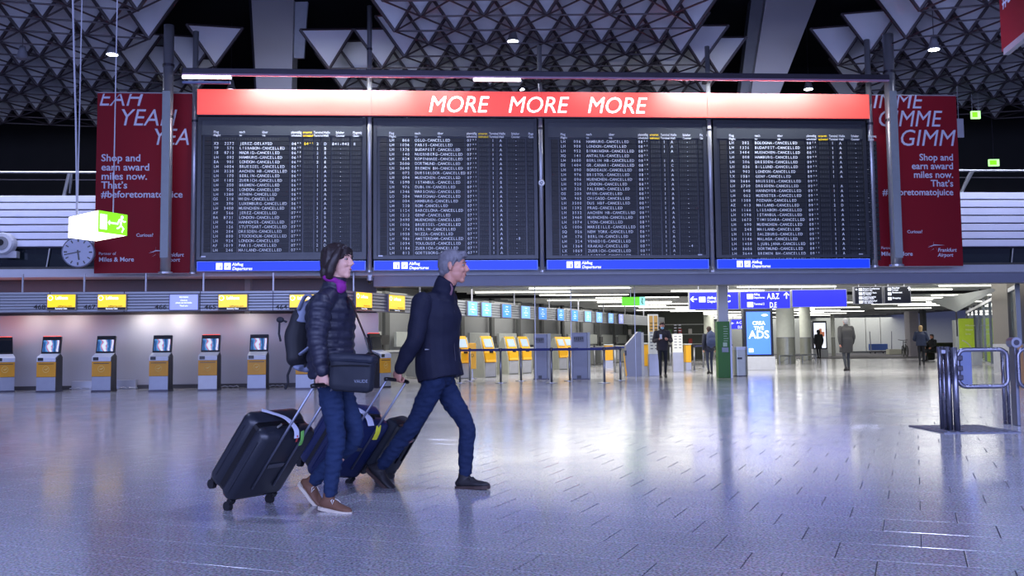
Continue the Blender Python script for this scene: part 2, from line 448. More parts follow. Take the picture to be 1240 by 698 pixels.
# ================================================================== DEPARTURE BOARDS
DATA = [
"""
X3 2272 JEREZ-DELAYED|0445|2|D
TP 571 LISSABON|0600|1|B
IB 8713 MADRID|0630|2|E
LH 002 HAMBURG|0655|1|A
BA 901 LONDON|0630|2|E
LH 1004 BRUESSEL|0645|1|A
LH 3530 AACHEN HB|0643|1|A
LH 170 BERLIN|0645|1|A
LH 1182 ZUERICH|0655|1|A
LH 350 BREMEN|0655|1|A
LH 926 LONDON|0650|1|A
LH 1280 ATHEN|0650|1|A
OS 218 WIEN|0655|1|A
LH 390 LUXEMBURG|0655|1|A
LH 3400 MUENCHEN|0655|1|A
AY 566 JEREZ|0700|1|B
BA 8731 LONDON|0700|2|E
LH 046 HANNOVER|0700|1|A
LH 126 STUTTGART|0700|1|A
LH 204 DRESDEN|0700|1|A
LH 800 STOCKHOLM|0705|1|A
LH 924 LONDON|0705|1|A
AF 1019 PARIS|0705|2|D
LH 246 MAILAND|0705|1|A""",
"""LH 866 OSLO|0705|1|A
LH 1026 PARIS|0705|1|A
LH 1336 BUDAPEST|0705|1|A
LH 140 NUERNBERG|0710|1|A
LH 824 KOPENHAGE|0710|1|A
LH 3600 DORTMUND|0710|1|A
LH 3640 BREMEN BH|0710|1|A
LH 072 DUESSELDOR|0715|1|A
LH 094 MUENCHEN|0715|1|A
TK 1590 ISTANBUL|0715|1|B
LH 976 DUBLIN|0720|1|A
LH 1346 WARSCHAU|0720|1|A
LO 384 WARSCHAU|0720|1|A
LH 004 HAMBURG|0730|1|A
LH 230 ROM|0730|1|A
LH 1124 BARCELONA|0735|1|A
LH 1212 GENF|0735|1|A
LH 3490 MUENCHEN|0739|1|A
LH 1006 BRUESSEL|0740|1|A
LH 174 BERLIN|0745|1|A
LH 1058 NIZZA|0745|1|A
LH 986 AMSTERDAM|0750|1|A
LH 1094 TOULOUSE|0755|1|A
LH 1184 ZUERICH|0755|1|A
LH 812 GOETEBORG|0755|1|A""",
"""LH 006 HAMBURG|0800|1|A
LH 900 LONDON|0800|1|A
LH 952 BIRMINGHA|0805|1|A
XQ 141 ANTALYA|0805||
LH 3600 BERLIN HB|0808|1|A
DE 1404 GR.CANARI|0810|1|C
LH 890 BORDEAUX|0810|1|A
LH 976 BRISTOL|0810|1|A
LH 096 MUENCHEN|0815|1|A
LH 920 LONDON|0820|1|A
LH 336 PALERMO|0820|1|A
OS 200 WIEN|0820|1|A
UA 965 CHICAGO|0820|1|B
LH 3500 DUS HBF|0821|1|A
LH 1392 PRAG|0830|1|A
LH 3532 AACHEN HB|0835|1|A
LH 3460 MUENCHEN|0835|1|A
LH 1074 LYON|0835|1|A
LG 1006 MARSEILLE|0840|1|A
SQ 026 NEW YORK|0840|1|C
LH 176 BERLIN|0845|1|A
LH 324 VENEDIG|0845|1|A
LH 1364 KRAKAU|0850|1|A
LX 1069 ZUERICH|0850|1|A
LH 156 LEIPZIG|0850|1|A""",
"""LH 282 BOLOGNA|0855|1|A
LH 1336 BUDAPEST|0855|1|A
LH 3404 MUENCHEN|0855|1|A
LH 008 HAMBURG|0900|1|A
LH 206 DRESDEN|0905|1|A
LH 836 BILLUND|0905|1|A
LH 902 LONDON|0905|1|A
LX 1081 GENF|0905|1|A
SN 2606 BRUESSEL|0905||
LH 3730 DRESDEN|0907|1|A
LH 048 HANNOVER|0910|1|A
LH 062 MUENSTER|0910|1|A
LH 1388 POZNAN|0910|1|A
AZ 413 MAILAND|0910|2|D
LH 1166 LISSABON|0910|1|A
LH 1298 ISTANBUL|0910|1|A
LH 1670 TIMISOARA|0910|1|A
LH 690 MUENCHEN|0915|1|A
LH 248 MAILAND|0915|1|A
LH 1102 SALZBURG|0915|1|A
LH 1146 MALAGA|0915|1|A
LH 1450 LJUBLJANA|0915|1|A
LH 3606 DORTMUND|0915|1|A
LH 3644 BREMEN BH|0915|1|A
AA 705 CHARLOTTE|0920|2|E"""]
FLAP = M('flap_black', (30, 33, 38), .42, var=.05, spec=.3); FLAPD = M('flap_gap', (12, 13, 16), .5)
BFR = M('board_frame', (48, 51, 58), .32, .25, var=.03); BHEAD = M('board_header', (56, 60, 66), .32, .1, var=.03)
FLW = M('flap_print', (214, 220, 228), .5, var=0); FLY = M('flap_print_yellow', (250, 215, 20), .5, var=0)
FLG = M('flap_ghost', (62, 66, 70), .5, var=0)
BLUE = M('backlit_blue', (10, 48, 235), .4, emit=1.0, var=0)
LIT = M('backlit_white', (240, 244, 255), .4, emit=1.2, var=0)
LT = ['first', 'second', 'third', 'fourth']
def zat(px, py, v=0.): return FB.uz(px, py, v)[1]
def uat(px, py, v=0.): return FB.uz(px, py, v)[0]
Ztop, Zbl = zat(640, 144), zat(640, 313.5)
def plane_icon(mb, u, z, s, v):
    mb.prism([(u - .8 * s, v, z - .12 * s), (u + .75 * s, v, z + .28 * s), (u + .8 * s, v, z + .42 * s), (u - .55 * s, v, z + .12 * s), (u - .8 * s, v, z + .3 * s)], (0, -.004, 0))
    mb.prism([(u - .1 * s, v, z + .1 * s), (u - .35 * s, v, z - .45 * s), (u - .2 * s, v, z - .45 * s), (u + .3 * s, v, z + .22 * s)], (0, -.004, 0))
    return mb
for b, (xa, xb) in enumerate([(238.5, 443.5), (452, 651), (660.5, 857), (865.5, 1051)]):
    yb = 320 - (b * 1.6)
    ua, ub = uat(xa, 230), uat(xb, 230); Wd = ub - ua; H = Ztop - Zbl
    t = fbroot('departure_board', ['black split-flap departure board farthest left, listing a delayed Jerez flight on top', 'black split-flap departure board second from left, listing Oslo on top',
               'black split-flap departure board third from left, behind no one, listing Hamburg then London', 'black split-flap departure board farthest right, listing Bologna on top'][b].replace(', behind no one', ''),
               'departure board', (ua + ub) / 2, 0, Zbl - .30, 'split-flap departure boards')
    z0 = .30; m = .09; hw = Wd / 2
    fr = MB(); fr.box((-hw, .0, z0), (-hw + m, .35, z0 + H)); fr.box((hw - m, .0, z0), (hw, .35, z0 + H)); fr.box((-hw + m, .0, z0 + H - m), (hw - m, .35, z0 + H))
    fr.box((-hw + m, .0, z0), (hw - m, .35, z0 + .08)); fr.box((-hw + m, .08, z0 + .08), (hw - m, .35, z0 + H - m)); fr.build('frame', BFR, t)
    px2m = Wd / (xb - xa)
    hh = (166.5 - 148.5) * px2m; zh = z0 + H - m
    MB().box((-hw + m, .02, zh - hh), (hw - m, .08, zh)).box((hw * .08, .018, zh - hh), (hw * .08 + .008, .02, zh)).build('header_panel', BHEAD, t)
    hd = MB(); hy = MB()
    zz = [z0 + H - (160.8 - 144) * px2m - .06, z0 + H - (164.8 - 144) * px2m - .06]
    for (o, s1, s2, y) in [(19, 'Flug', 'Flight', 0), (50, 'nach', 'to', 0), (77.5, 'über', 'via', 0), (113, 'planmäßig', 'scheduled', 0), (127.3, 'erwartet', 'estimated', 1), (140.5, 'Terminal', 'Terminal', 0), (152.5, 'Halle', 'Hall', 0), (167.5, 'Schalter', 'Counter', 0), (188.5, 'Flugsteig', 'Gate', 0)]:
        for s_, z_ in ((s1, zz[0]), (s2, zz[1])):
            letters(hy if y else hd, s_, -hw + o * px2m, z_, .082, .016, bold=True, sx=.78 if len(s_) > 6 else .95)
    hd.build('header_print', FLW, t); hy.build('header_print_yellow', FLY, t)
    rows = DATA[b].split('\n'); pit = 3.06 * px2m; rp = 5.735 * px2m
    for k, r in enumerate(rows):
        zc = z0 + H - (170.7 - 144) * px2m - k * rp
        row = MB(); g = .012
        for (a_, c_) in [(8, 16), (18, 47), (49, 110), (112, 126), (128, 139.5), (141.5, 149), (151, 161), (163, 184.5), (186.5, 199)]:
            row.box((-hw + a_ * px2m, .045, zc - rp / 2 + g / 2), (-hw + c_ * px2m, .08, zc + rp / 2 - g / 2), 1 if a_ == 8 else 0)
        rw = row.build('flap_row', [FLAP, FLAPD], t)
        pr = MB(); py_ = MB(); gh = MB(); sz = .098; zb_ = zc - sz * .36
        def cells(s, off, mb=pr): letters(mb, s, -hw + off * px2m, zb_, sz, .043, bold=True, pitch=pit, sx=.92)
        if r:
            f, tm, te, ha = r.split('|'); code, num, dest = f.split(' ', 2)
            cells(code, 19); cells(num.rjust(4), 31.5)
            cells(dest if 'DELAYED' in dest else dest + '-CANCELLED', 50)
            cells(tm[:2], 113); letters(pr, tm[2:], -hw + 119.4 * px2m, zb_ + .035, .055, .043, bold=True, pitch=pit)
            if te: cells(te, 143.5)
            if ha: cells(ha, 153)
            if 'DELAYED' in dest:
                cells('04', 128, py_); letters(py_, '45', -hw + 134.4 * px2m, zb_ + .035, .055, .043, bold=True, pitch=pit); cells('841-842', 162.6); cells('E', 189)
            else: cells('-', 171.7)
            if b == 1 and 'AMSTERDAM' in r: cells('8', 174.8)
            if b == 2 and 'KRAKAU' in r: cells('4', 174.8)
            pr.build('row_lettering', FLW, rw)
            if py_.v: py_.build('row_lettering_yellow', FLY, rw)
        n = len(r.split('|')[0]) if r else 0
        for off, cnt in ((128, 4), (162.6, 3), (174.8, 3), (188, 3)) + (((19, 26),) if not r else ()):
            if r and 'DELAYED' in r: continue
            letters(gh, ''.join(rng.choice('0H8E3') for _ in range(cnt)), -hw + off * px2m, zb_, sz * .85, .044, pitch=pit)
        gh.build('blank_cells', FLG, rw)
    tg = MB(); x_ = (-hw + 6 * px2m) if b < 2 else hw - 14 * px2m; tg.box((x_, -.006, z0 + .07), (x_ + .11, 0, z0 + .1)); tg.build('maker_plate', LTMET, t)
    # backlit blue strip
    sb = MB(); sb.box((-hw + .01, .0, .02), (hw - .01, .3, .27), bev=.006); s = sb.build('departures_strip', M('strip_edge', (120, 150, 235), .4), t)
    MB().box((-hw + .04, -.006, .04), (hw - .04, 0, .25)).build('blue_face', BLUE, s)
    ic = MB(); i0 = -hw + 24 * px2m
    ic.box((i0, -.012, .06), (i0 + .155, -.006, .225)); ic.box((i0 + .2, -.012, .06), (i0 + .355, -.006, .225))
    letters(ic, 'Abflug', i0 + .39, .155, .105, -.01, bold=True); letters(ic, 'Departures', i0 + .39, .05, .105, -.01, bold=True, shear=.2)
    ic.build('strip_lettering', LIT, s)
    ki = MB(); plane_icon(ki, i0 + .278, .13, .075, -.0125); ki.box((i0 + .1, -.0165, .075), (i0 + .12, -.0125, .16)); ki.build('strip_pictogram', M('pictogram_dark', (20, 30, 90), .5, var=0), s)

# red header sign over all four boards
uh0, uh1 = uat(240.5, 128), uat(1049.5, 128); zh0, zh1 = Ztop + .01, zat(640, 112.3)
t = fbroot('header_sign', 'long red backlit sign reading MORE MORE MORE above the departure boards', 'sign', (uh0 + uh1) / 2, -.14, zh0)
hw = (uh1 - uh0) / 2; hh = zh1 - zh0
MB().box((-hw, .02, 0), (hw, .10, hh)).build('housing', DKSTEEL, t)
RB = M('backlit_red', (232, 78, 68), .5, emit=.72, var=.02, scale=.5)
for k in range(4):
    MB().box((-hw + k * hw / 2 + .004, -.02, .02), (-hw + (k + 1) * hw / 2 - .004, .02, hh - .02)).build('red_face', RB, t)
wm = M('backlit_lettering', (255, 250, 248), .4, emit=1.6, var=0)
for s_, (px, x1) in zip(('MORE',) * 3, ((518, 597), (613.5, 693), (709, 787))):
    u = uat(px, 138); L_ = uat(x1, 138) - u; zz = zat(640, 138.3) - zh0; size = .60
    tot = sum(glyph(c, False)[2] for c in s_) * size + .2 * size * .7
    ml = MB(); letters(ml, s_, u - (uh0 + uh1) / 2, zz, size, -.026, shear=.2, sx=(L_ - .08) / tot); ml.build('sign_lettering', wm, t)

# ---------------- posts, rail and lamps of the board frame
def post(px, top_z, bot_z, r, v, lab, sleeve=False, square=None, grp='steel posts of the board frame'):
    u = uat(px, 250, v); t = fbroot('frame_post', lab, 'post', u, v, bot_z, grp)
    MB().rod((0, 0, 0), (0, 0, top_z - bot_z), r, 14).build('tube', STEEL, t, smooth=True)
    if sleeve:
        h = (zat(px, 112, v) - bot_z); b0 = zat(px, 313, v) - bot_z
        MB().box((-r * .75, -r - .03, b0), (r * .75, -r + .02, h)).build('cover_plate', M('cover_plate', (138, 146, 152), .5, .3), t)
    MB().disc((0, 0, -.02), r * 1.35, (0, 0, 1), .05, 14).build('foot_plate', STEEL, t)
    cl_ = MB(); 
    for q in (.62, .83): cl_.disc((0, 0, (top_z - bot_z) * q), r * 1.15, (0, 0, 1), .06, 14)
    cl_.build('collar', DKSTEEL, t)
    return t
zsl = zt
post(201.5, 9.0, zat(200, 331, -.35), .125, -.35, 'thick steel post in front of the left red banner', True)
post(1083, 9.0, zat(1085, 322, -.35), .135, -.35, 'thick steel post in front of the right red banner', True)
post(234.6, 9.0, zat(237, 331), .07, .1, 'slim steel post at the left edge of the boards')
post(1057, 9.0, zat(1054, 323), .075, .1, 'slim steel post at the right edge of the boards')
for px, l in ((447.5, 'slim steel post between the first and second board'), (655.5, 'slim steel post between the second and third board'), (861, 'slim steel post between the third and fourth board')):
    p = post(px, 9.7 if px < 448 else 8.75, zat(px, 329), .062, .04, l)
    if px == 655.5:
        k = MB(); k.tube([(.0 + .06 * cos(a), -.12, 2.25 + .06 * sin(a)) for a in [i * pi / 6 for i in range(12)]], .022, 6, closed=True); k.rod((0, -.13, 2.25), (0, -.04, 2.25), .02); k.build('eyelet', WHITEP, p)
# rail: long tube with lamp strip
VR = -.75
zr = zat(640, 91.5, VR); ur0, ur1 = uat(221, 91, VR), uat(1076, 93, VR)
t = fbroot('lamp_rail', 'long dark horizontal rail with strip lamps across the front of the boards', 'rail', (ur0 + ur1) / 2, VR, zr)
hw = (ur1 - ur0) / 2
MB().box((-hw, -.05, -.03), (hw, .06, .10), bev=.01).build('beam', DKSTEEL, t)
MB().box((-hw, -.04, -.075), (hw, .04, -.032)).build('light_channel', M('pink_grey_channel', (168, 140, 165), .3, .2), t)
for px in (447.5, 655.5, 861, 237, 1054):
    u = uat(px, 91, VR) - (ur0 + ur1) / 2; MB().box((u - .05, .06, 0), (u + .05, .70, .07)).build('bracket', DKSTEEL, t)
tl = M('tube_lamp_glow', (250, 250, 255), .4, emit=14, var=0)
for k, (pa, pb) in enumerate([(221, 279), (574, 630)]):
    u0_, u1_ = uat(pa, 91, VR), uat(pb, 91, VR)
    l = fbroot('tube_lamp', ['lit tube lamp with pale housing at the left end of the dark rail', 'lit tube lamp in the middle of the dark rail'][k], 'lamp', (u0_ + u1_) / 2, VR - .01, zr - .12)
    h_ = (u1_ - u0_) / 2
    MB().rod((-h_, 0, 0), (h_, 0, 0), .028, 8).build('tube', tl, l)
    MB().box((-h_ - .02, .03, -.03), (h_ + .02, .09, .03)).build('housing', LTMET, l)
    if k == 0: MB().box((-h_, -.03, -.16), (h_, .05, -.10), bev=.01).build('shade', M('lamp_shade', (110, 122, 160), .4, .3), l)
# the rail's strip lamps shine down and back on the sign and board tops
for pa, pb, pw in [(290, 390, 85), (395, 490, 85), (810, 900, 85), (905, 1000, 75), (510, 560, 12), (221, 279, 10), (574, 630, 16), (700, 760, 8), (1000, 1060, 10)]:
    u0_, u1_ = uat(pa, 91, VR), uat(pb, 91, VR)
    w = FB.w((u0_ + u1_) / 2, VR, zr - .10)
    o = area('rail_light', w, (u1_ - u0_, .08), pw, (.95, .97, 1), rot=(rad(38), 0, FB.a))
    o.rotation_euler = (rad(38), 0, FB.a)

# ---------------- banners
BRED = M('banner_red', (126, 6, 27), .6, var=.03, scale=2, spec=.25); BTX = M('banner_print', (196, 198, 222), .6, var=0)
def banner(side):
    v = .12
    if side == 'l': ua, ub = uat(116, 220, v), uat(231.5, 220, v); zt_, zb_ = zat(175, 112.5, v), zat(175, 331, v)
    else: ua, ub = uat(1058.5, 220, v), uat(1162, 220, v); zt_, zb_ = zat(1110, 115.5, v), zat(1110, 322.5, v)
    t = fbroot('banner', 'tall red advertising banner %s of the departure boards, reading %s' % (('left', 'YEAH YEAH') if side == 'l' else ('right', 'GIMME GIMME')), 'banner', (ua + ub) / 2, v, zb_)
    w = (ub - ua) / 2; h = zt_ - zb_
    MB().box((-w, 0, 0), (w, .05, h)).build('cloth_face', BRED, t)
    sm = MB(); sm.rod((-w, .02, h), (w, .02, h), .025, 8).rod((-w, .02, 0), (w, .02, 0), .02, 8); sm.build('edge_bar', LTMET, t)
    def put(s, px, py, size, al='l', sh=0., bold=False, sx=1., clip=None):
        m = MB(); u, z = FB.uz(px, py, v); letters(m, s, u - (ua + ub) / 2, z - zb_, size, -.006, align=al, shear=sh, bold=bold, sx=sx, clip=clip); m.build('lettering', BTX, t)
    if side == 'l':
        S = .60
        put('EAH', 118.5, 128, S, sh=.2, sx=.93, clip=.30); put('YEAH', 143, 152, S, sh=.2, sx=.93); put('YEA', 183, 175.5, S, sh=.2, sx=.87)
        for s, y in zip(('Shop and', 'earn award', 'miles now.', "That’s", '#beforetomatojuice'), (195.3, 206.5, 217.5, 228.3, 239.3)):
            put(s, 122.5, y, .238 if s[0] == '#' else .25, bold=True, sx=1.03)
        put('Curious?', 165, 286.8, .115, bold=True); put('Partner of', 119.5, 309, .10); put('Miles & More', 119.5, 317, .155, bold=True)
        put('Frankfurt', 197, 311, .135, sh=.15, bold=True); put('Airport', 197, 317, .135, sh=.15, bold=True); star = (189, 306)
    else:
        S = .62
        put('IMME', 1055.5, 131, S, sh=.2, sx=.95, clip=.36); put('GIMME', 1061.5, 153, S, sh=.2, sx=.92); put('GIMM', 1088, 176.5, S, sh=.2, sx=.97)
        for s, y in zip(('Shop and', 'earn award', 'miles now.', "That’s", '#beforetomatojuice'), (194.5, 205, 215.5, 226, 236.5)):
            put(s, 1154.5, y, .238 if s[0] == '#' else .25, 'r', bold=True, sx=1.0)
        put('Curious?', 1117, 282.5, .115, 'r', bold=True); put('Partner of', 1067, 302, .10); put('Miles & More', 1067, 310, .155, bold=True)
        put('Frankfurt', 1135.5, 305, .135, sh=.15, bold=True); put('Airport', 1135.5, 311, .135, sh=.15, bold=True); star = (1131, 299)
    st = MB(); u, z = FB.uz(star[0], star[1], v); u -= (ua + ub) / 2; z -= zb_
    for a0 in range(5):
        a = a0 * 2 * pi / 5 + .3; st.prism([(u + .17 * cos(a), -.006, z + .14 * sin(a)), (u + .05 * cos(a + .6), -.006, z + .05 * sin(a + .6)), (u + .07 * cos(a + .3), -.006, z + .06 * sin(a + .3))], (0, -.002, 0))
    st.prism([(u - .18, -.006, z - .02), (u + .0, -.006, z + .06), (u + .3, -.006, z + .04), (u + .0, -.006, z + .03)], (0, -.002, 0)); st.build('bird_emblem', BTX, t)
    if side == 'r': u0 = w; k = MB(); k.box((u0, .0, h - 1.12), (u0 + .18, .06, h - .62)); k.rod((u0 + .06, .03, h - .62), (u0 + .06, .03, h + .25), .008); k.build('side_box', LTMET, t)
banner('l'); banner('r')
# red banner corner that hangs nearer, top right
p0, p1 = atdepth(1213, 63, 14), atdepth(1240, 41.5, 0.1)
q = atdepth(1213, 63, 14); zq = q.z
a_ = atdepth(1241, 40, 1); d_ = (a_ - CAM); tt = (zq - CAMH) / d_.z; r_ = CAM + d_ * tt
t = thing('hanging_banner', 'red hanging banner whose corner enters the photo at the top right', 'banner', q)
dr = (r_ - q); dr.z = 0; dr = dr.normalized(); L_ = 2.6
mb = MB(); mb.prism([(0, 0, 0), dr * L_, dr * L_ + Vector((0, 0, 3.5)), Vector((-.0, 0, 3.5))], (.03, .03, 0)); mb.build('cloth_face', BRED, t)
MB().box((.15, -.03, -.09), (L_, .05, 0.0)).build('edge_bar', LTMET, t).rotation_euler = (0, 0, math.atan2(dr.y, dr.x))
mb = MB(); letters(mb, '#beforetomatojuice', .12, .62, .33, -.004, bold=True); letters(mb, 'That’s', .12, 1.0, .33, -.004, bold=True)
mb.build('lettering', BTX, t).rotation_euler = (0, 0, math.atan2(dr.y, dr.x))

# ---------------- things hanging left: exit sign cube, clock, loudspeakers, wires
def hang_wires(t, pts, ztop):
    m = MB()
    for x, y, z in pts: m.rod((x, y, z), (x + .0, y, ztop), .005, 5)
    m.build('suspension_wire', LTMET, t)
a, b, c = atdepth(83.5, 257, 8.4), atdepth(119, 255, 8.0), atdepth(153, 260, 8.3)
zc0 = atdepth(119, 281, 8.0).z
t = thing('exit_sign', 'glowing box-shaped emergency exit sign hanging left of the boards', 'exit sign', (b.x, b.y, zc0))
hgt = b.z - zc0
A = Vector((a.x - b.x, a.y - b.y, 0)); C_ = Vector((c.x - b.x, c.y - b.y, 0))
ew = M('exit_glow_white', (255, 252, 225), .4, emit=3.2, var=0); eg = M('exit_glow_green', (120, 214, 30), .4, emit=1.4, var=0)
MB().prism([(0, 0, 0), A, A + C_, C_], (0, 0, hgt)).build('light_box', ew, t)
n_ = Vector((C_.y, -C_.x, 0)).normalized(); dx = C_.normalized()
ang = math.atan2(C_.y, C_.x); Lc = C_.length
gp = MB(); gp.box((.0, -.012, .0), (Lc, 0, hgt)); g = gp.build('green_face', eg, t); g.rotation_euler = (0, 0, ang)
f = MB(); s = Lc; k = hgt
f.box((.03 * s, -.016, .15 * k), (.26 * s, -.012, .85 * k))
f.prism([(.3 * s, -.012, .5 * k), (.36 * s, -.012, .62 * k), (.36 * s, -.012, .54 * k), (.66 * s, -.012, .54 * k), (.66 * s, -.012, .46 * k), (.36 * s, -.012, .46 * k), (.36 * s, -.012, .38 * k)], (0, -.004, 0))
f.disc((.80 * s, -.012, .84 * k), .045 * s, (0, -1, 0), .004, 12)
for q in ([(.78, .74), (.70, .70), (.66, .56)], [(.78, .74), (.76, .45), (.86, .3), (.80, .12)], [(.76, .45), (.68, .30), (.62, .28)], [(.79, .7), (.88, .62), (.92, .66)], [(.79, .72), (.74, .5)]):
    f.tube([(x * s, -.014, z * k) for x, z in q], .02 * s, 5)
f.build('running_figure', LIT, g)
hang_wires(t, [(A.x * .7 , A.y * .7, hgt), (C_.x * .55, C_.y * .5, hgt)], 11.6 - zc0)
# clock
p = atdepth(94.5, 305.5, 23.0); t = thing('wall_clock', 'round grey clock hanging in front of the white gallery parapet', 'clock', p, rad(14))
r = .365
MB().disc((0, 0, 0), r, (0, 1, 0), .18, 36).build('case', M('clock_case', (70, 74, 90), .4, .3), t)
MB().disc((0, -.008, 0), r * .93, (0, 1, 0), .01, 36).build('dial', M('clock_dial', (176, 182, 205), .5), t)
m = MB()
for k in range(12):
    a = k * pi / 6; w_ = .02 if k % 3 else .028
    T = Matrix.Rotation(a, 4, 'Y'); m.box((-w_ / 2 - .004, -.014, r * .66), (w_ / 2 + .004, -.008, r * .86), T=T)
m.build('hour_marks', BLACK, t)
MB().box((-.018, -.022, -.05), (.018, -.015, r * .52), T=Matrix.Rotation(rad(172), 4, 'Y')).build('hour_hand', BLACK, t)
MB().box((-.013, -.028, -.06), (.013, -.022, r * .84), T=Matrix.Rotation(rad(257), 4, 'Y')).build('minute_hand', BLACK, t)
MB().rod((0, .1, r), (0, .1, r + .35), .02).build('hanger', DKSTEEL, t)
# loudspeakers
for px, py, lab in ((3, 295, 'round white loudspeaker at the left edge under the parapet'), (103, 292, 'round white loudspeaker half hidden behind the clock')):
    p = FB.w(uat(px, py, 2.3), 2.3, zat(px, py, 2.3)); t = thing('loudspeaker', lab, 'speaker', p, FB.a)
    R_ = .30 if px < 50 else .24
    MB().tube([(0, .2, 0), (0, 0, 0), (0, -.06, 0)], [R_, R_, R_ * .86], 24).build('housing', M('speaker_white', (188, 190, 205), .5), t)
    MB().disc((0, -.075, 0), R_ * .6, (0, 1, 0), .02, 20).build('inner_ring', GREY, t)
    MB().disc((-.02, -.085, .02), R_ * .28, (0, 1, 0), .02, 16).build('cone', BLACK, t)
    MB().box((-.1, .05, -.38), (R_ + .05, .25, -.2)).build('mount', LTMET, t)
# downlights of the roof
dl = M('downlight_glow', (235, 240, 255), .4, emit=18, var=0)
for px, py, lab in ((136, 66, 'small lit downlight under the roof struts above the left banner'), (630, 108, 'small lit downlight above the middle of the red sign'), (280, 109, 'small lit downlight behind the rail left of the grey fin'), (979, 108, 'small lit downlight above the right end of the red sign'), (1131, 60, 'small lit downlight under the roof struts at the right'), (621, 50, 'dim small downlight high among the central roof struts'), (27, 71, 'unlit downlight under the roof struts at the far left')):
    p = atdepth(px, py, 24.5 if py < 100 else 31)
    t = thing('downlight', lab, 'lamp', p)
    MB().tube([(0, 0, .32), (0, 0, .1), (0, 0, 0)], [.07, .12, .17], 14).build('can', GREY, t)
    MB().disc((0, 0, -.015), .13, (0, 0, 1), .012, 14).build('lens', dl if 'unlit' not in lab else GREY, t)
    MB().rod((0, 0, .3), (0, 0, 11.6 - p.z), .01).build('suspension_wire', DKSTEEL, t)
# dome camera on the gallery edge, small exit signs, cables
p = FB.w(uat(448, 340, .45), .45, zat(448, 340, .45)); t = thing('dome_camera', 'small white dome camera under the gallery edge between the first two boards', 'camera', p, FB.a)
MB().disc((0, 0, 0), .075, (0, 0, 1), .1, 16).build('housing', LTMET, t); MB().ell((0, 0, -.01), (.06, .06, .075)).build('dome', BLACK, t, smooth=True)
MB().box((-.05, 0, .09), (.05, .3, .14)).build('bracket', LTMET, t)
for px, py, D, w_, lab in ((1182, 139, 30, .28, 'small green lit exit sign on wires in the dark behind the right banner'), (1204, 197, 34, .36, 'small green lit exit sign above the right gallery handrail')):
    p = atdepth(px, py, D); t = thing('exit_sign', lab, 'exit sign', p)
    MB().box((-w_ / 2, 0, -.12), (w_ / 2, .08, .12)).build('light_box', M('exit_small', (170, 235, 150), .4, emit=1.6, var=0), t)
    MB().box((-w_ / 2 + .02, -.01, -.08), (w_ / 2 - .1, 0, .08)).build('green_face', eg, t)
    if D == 30: hang_wires(t, [(-.1, .04, .12), (.1, .04, .12)], 11.6 - p.z)
    else: MB().rod((0, .05, .1), (0, .05, 11.6 - p.z), .012).build('suspension_rod', DKSTEEL, t)
t = thing('hanging_cable', 'thin pale cable hanging from the roof to the exit sign box at the left', 'cable', atdepth(93, 262, 8.3))
pts = [atdepth(x, y, 8.3) - t.location for x, y in ((93, 262), (93, 225), (92, 150), (90, 75), (88, -10))]
MB().tube(pts, .008, 5).build('cord', LTMET, t)

# ================================================================== CHECK-IN SIDE
SCR_Y = M('screen_yellow', (246, 200, 12), .3, emit=1.1, var=0); SCR_B = M('screen_blue', (36, 120, 235), .3, emit=1.1, var=0)
SCR_B2 = M('screen_pale_blue', (96, 160, 245), .3, emit=1.1, var=0); SCR_L = M('screen_lavender', (130, 140, 225), .3, emit=1.1, var=0)
SCR_T = M('screen_print', (240, 246, 255), .3, emit=1.3, var=0); DKTX = M('dark_print', (34, 32, 30), .5, var=0)
LAM = M('lamella_silver', (158, 162, 170), .4, .35, var=.04)
# frontal sign band, built of thin lamellas
VB = -.45
def band(t, L, h, n=7):
    MB().box((0, .05, 0), (L, .12, h)).build('backing', GREY, t)
    for k in range(n): MB().box((0, 0, k * h / n + .012), (L, .05, (k + 1) * h / n - .006), bev=.006).build('lamella', LAM, t)
ub0 = -13.5; ub1 = uat(402, 365, VB); zb0, zb1 = zat(200, 377.5, VB), zat(200, 353, VB)
t = fbroot('sign_band', 'silver lamella sign band over the kiosk row at the left, with counter numbers', 'sign band', ub0, VB, zb0)
band(t, ub1 - ub0, zb1 - zb0)
def number(t, s, u, z, T=None):
    m = MB(); letters(m, s, u, z, .15, -.008, bold=True, align='r', sx=1.25); m.build('counter_number', DKTX, t)
for s, px in (('468', 55.5), ('467', 116), ('466', 202), ('465', 262), ('464', 348)):
    number(t, s, uat(px, 372, VB) - ub0, zat(px, 374.5, VB) - zb0)
mk = MB()
for px in (60, 150, 242, 330): mk.box((uat(px, 360, VB) - ub0, -.005, 0), (uat(px, 360, VB) - ub0 + .02, .0, zb1 - zb0))
mk.build('joint_strip', DKSTEEL, t)
for px in (25, 100, 175, 245, 330, 395):
    MB().rod((uat(px, 360, VB) - ub0, .1, zb1 - zb0), (uat(px, 360, VB) - ub0, .1, zm - zb0), .025).build('hanger', LTMET, t)
